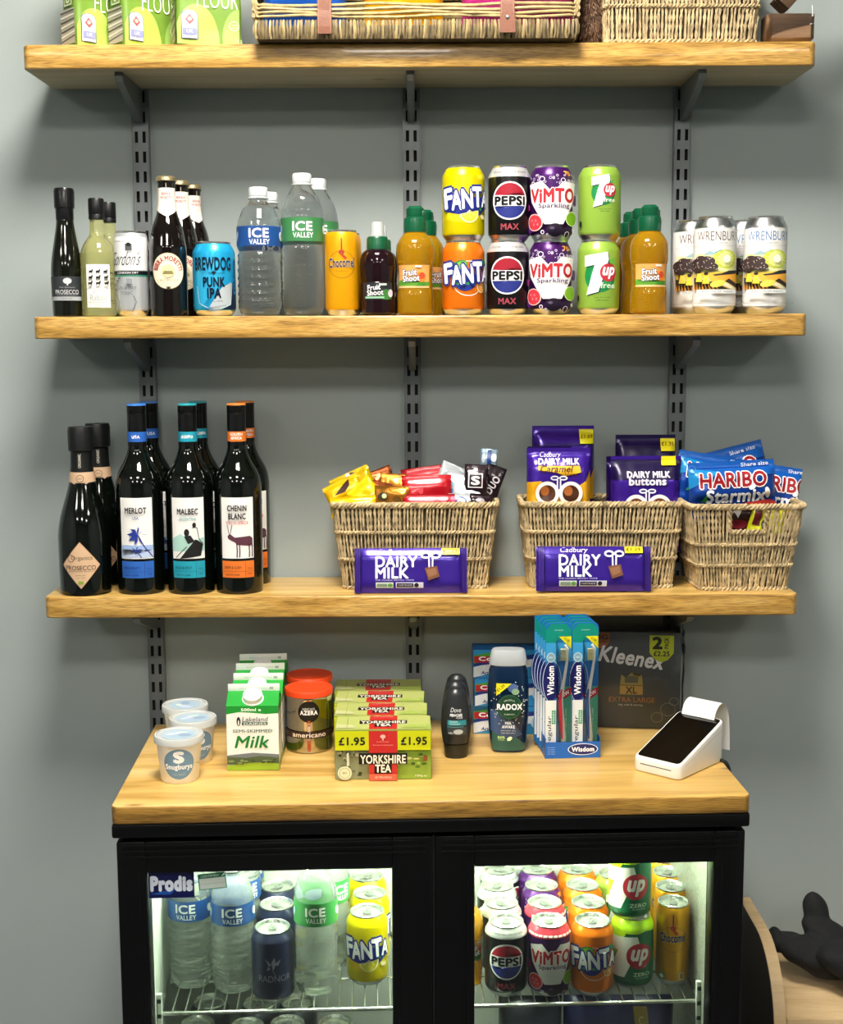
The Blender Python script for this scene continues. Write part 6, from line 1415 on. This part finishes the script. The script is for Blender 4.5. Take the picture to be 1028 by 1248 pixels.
# furry thing
fy = -.125; fxx = X(719, fy, Z1+.03); t = thing('furry_brown_pouch', 'fluffy brown fur object between hamper and right wicker basket', 'fur pouch', None, (fxx, fy, Z1), 0)
FU = mat('brown_fur', '6e5240', .85, var=.4, vs=60.); FUL = mat('light_fur', '9a7c62', .85, var=.3, vs=60.)
pf = [(.014, .004), (.0195, .02), (.021, .05), (.020, .09), (.016, .12), (.008, .135)]
MB().lathe([(0, .003)]+smooth_prof(pf, 3)+[(0, .136)], FU, 24, sy=1.6).build('body', t)
R_ = random.Random(12); f = MB(); pfn = proffn(pf)
for k in range(2600):
    z = R_.uniform(.006, .132); a = R_.uniform(pi, 2*pi) if R_.random() < .8 else R_.uniform(0, pi); r_ = pfn(z)
    p_ = Vector((r_*cos(a), r_*1.6*sin(a), z)); n_ = Vector((cos(a), sin(a), R_.uniform(-.9, -.3))).normalized(); s_ = Vector((-sin(a), cos(a), 0))*.0006
    L_ = R_.uniform(.006, .011); q_ = p_+n_*L_*.5+Vector((0, 0, -.001)); e_ = p_+n_*L_+Vector((R_.uniform(-.002, .002), 0, -.004)); e_.z = max(e_.z, .0008); q_.z = max(q_.z, .0006)
    f.add([p_-s_, p_+s_, q_+s_*.7, q_-s_*.7, e_], [(0, 1, 2, 3), (3, 2, 4)], FUL if k % 3 == 0 else FU)
o = f.build('fur', t, fix=False); o['kind'] = 'stuff'
bD = basket('wicker_basket', .246, .228, .150, .138, .150, 'seagrass basket at the right end of the top shelf', None, (X(831, -.17, Z1+.03), -.104, Z1), 0, None, 6)
# wooden block with slat and clear wrap at the right
bx, by_ = X(962, -.16, Z1+.02), -.150
WB = wood('brown_block_wood', '5e4430', '7a5c42', '8f7052', .5, 4., 40., .2, 0)
t = thing('wooden_crate', 'small brown wooden crate end at the right tip of the top shelf', 'crate', None, (bx, by_, Z1), 0)
bm = bmesh.new(); bmesh.ops.create_cube(bm, size=1)
for v in bm.verts: v.co = Vector((v.co.x*.072, v.co.y*.050, .0215+v.co.z*.042))
bmesh.ops.bevel(bm, geom=[e for e in bm.edges if abs(e.verts[0].co.z-e.verts[1].co.z) > .01 or (e.verts[0].co.z < .01 and e.verts[1].co.z < .01)], offset=.007, segments=1, affect='EDGES')
MB().addbm(bm, WB).build('end_block', t)
b = MB(); Mx = Matrix.Translation((-.008, 0, .0375)) @ Matrix.Rotation(radians(-42), 4, 'Y')
for k in range(3): b = MB(); b.box(.002, .10, -.022+k*.015, -.009+k*.015, -.004, .022, WB, .001, M=Matrix.Translation((-.008, 0, .0450)) @ Matrix.Rotation(radians(-48), 4, 'Y') @ Matrix.Translation((.004, 0, .004))); b.build('slat', t)
MB().add([(-.052, -.024, .0006), (-.036, -.026, .038), (.01, -.027, .048), (.046, -.026, .060), (.050, -.0245, .030), (-.012, -.0275, .020), (-.046, -.020, .075), (.03, -.020, .085)], [(0, 5, 1), (1, 5, 2), (2, 5, 4), (2, 4, 3), (1, 2, 7, 6), (2, 3, 7)], FILM).build('clear_wrap', t, sharp=.2)

# ------------------------------------------------------------------ bench at the lower right with a black bag
PLY = wood('pale_plywood', 'b0946a', 'c6ab80', 'd2b88e', .5, 3., 14., .08, .0); PLD = mat('dark_laminate', '4a443c', .45)
bt = thing('bench', 'pale wooden bench with rounded side panel right of the fridge', 'bench', None, (.560, 0, 0), 0)
pz = ZC-.990; py0, py1 = -.262, -.006; rr = .13
poly = [(py1, .0), (py1, pz)]+[(py0+rr-rr*sin(radians(a)), pz-rr+rr*cos(radians(a))) for a in range(0, 91, 10)]+[(py0, 0)]
MB().prism(poly, .0010, .0200, PLY, 'x').build('side_panel', bt)
pl2 = [(a+.0, b_) for a, b_ in poly]; MB().prism(poly, .0, .0009, PLD, 'x').build('side_facing', bt)
MB().box(.0205, .86, -.262, -.006, .443, .466, PLY, .002).build('seat', bt); MB().box(.845, .860, -.25, -.010, 0, .4425, PLY).build('leg', bt); MB().box(.0205, .845, -.03, -.012, .36, .4425, PLY).build('rail', bt)
# bag: two peaked ends and a slumped body
BG = mat('black_cloth', '0f1113', .85, bump=.5, bs=300.)
bgx, bgz = .560, .4665
bm = bmesh.new()
for (cx_, cy_, cz_, sx_, sy_, sz_, ry_) in ((.210, -.18, .036, .120, .070, .036, .30), (.055, -.115, .060, .036, .030, .020, .2), (.040, -.115, .066, .018, .020, .020, 0), (.116, -.080, .086, .024, .024, .046, -.08), (.135, -.10, .060, .055, .045, .030, .55), (.095, -.14, .045, .06, .035, .028, .35)):
    r = bmesh.ops.create_icosphere(bm, subdivisions=3, radius=1); Mt = Matrix.Translation((cx_, cy_, cz_)) @ Matrix.Rotation(ry_, 4, 'Y') @ Matrix.Diagonal((sx_, sy_, sz_, 1))
    for v in r['verts']: v.co = Mt @ v.co
for v in bm.verts:
    v.co += Vector((noise.noise(v.co*22), noise.noise(v.co*22+Vector((5, 0, 0))), noise.noise(v.co*26+Vector((0, 9, 0)))))*.010; v.co.z = max(v.co.z, .0004)
me = bpy.data.meshes.new('black_bag'); bm.to_mesh(me); bm.free(); me.materials.append(BG)
o = bpy.data.objects.new('black_bag', me); C.objects.link(o); o.location = (bgx, 0, bgz)
md = o.modifiers.new('merge', 'REMESH'); md.mode = 'VOXEL'; md.voxel_size = .0035; md.use_smooth_shade = True
ms = o.modifiers.new('soften', 'SMOOTH'); ms.factor = .6; ms.iterations = 6
tag(o, 'black cloth bag slumped on the bench at the lower right', 'bag')
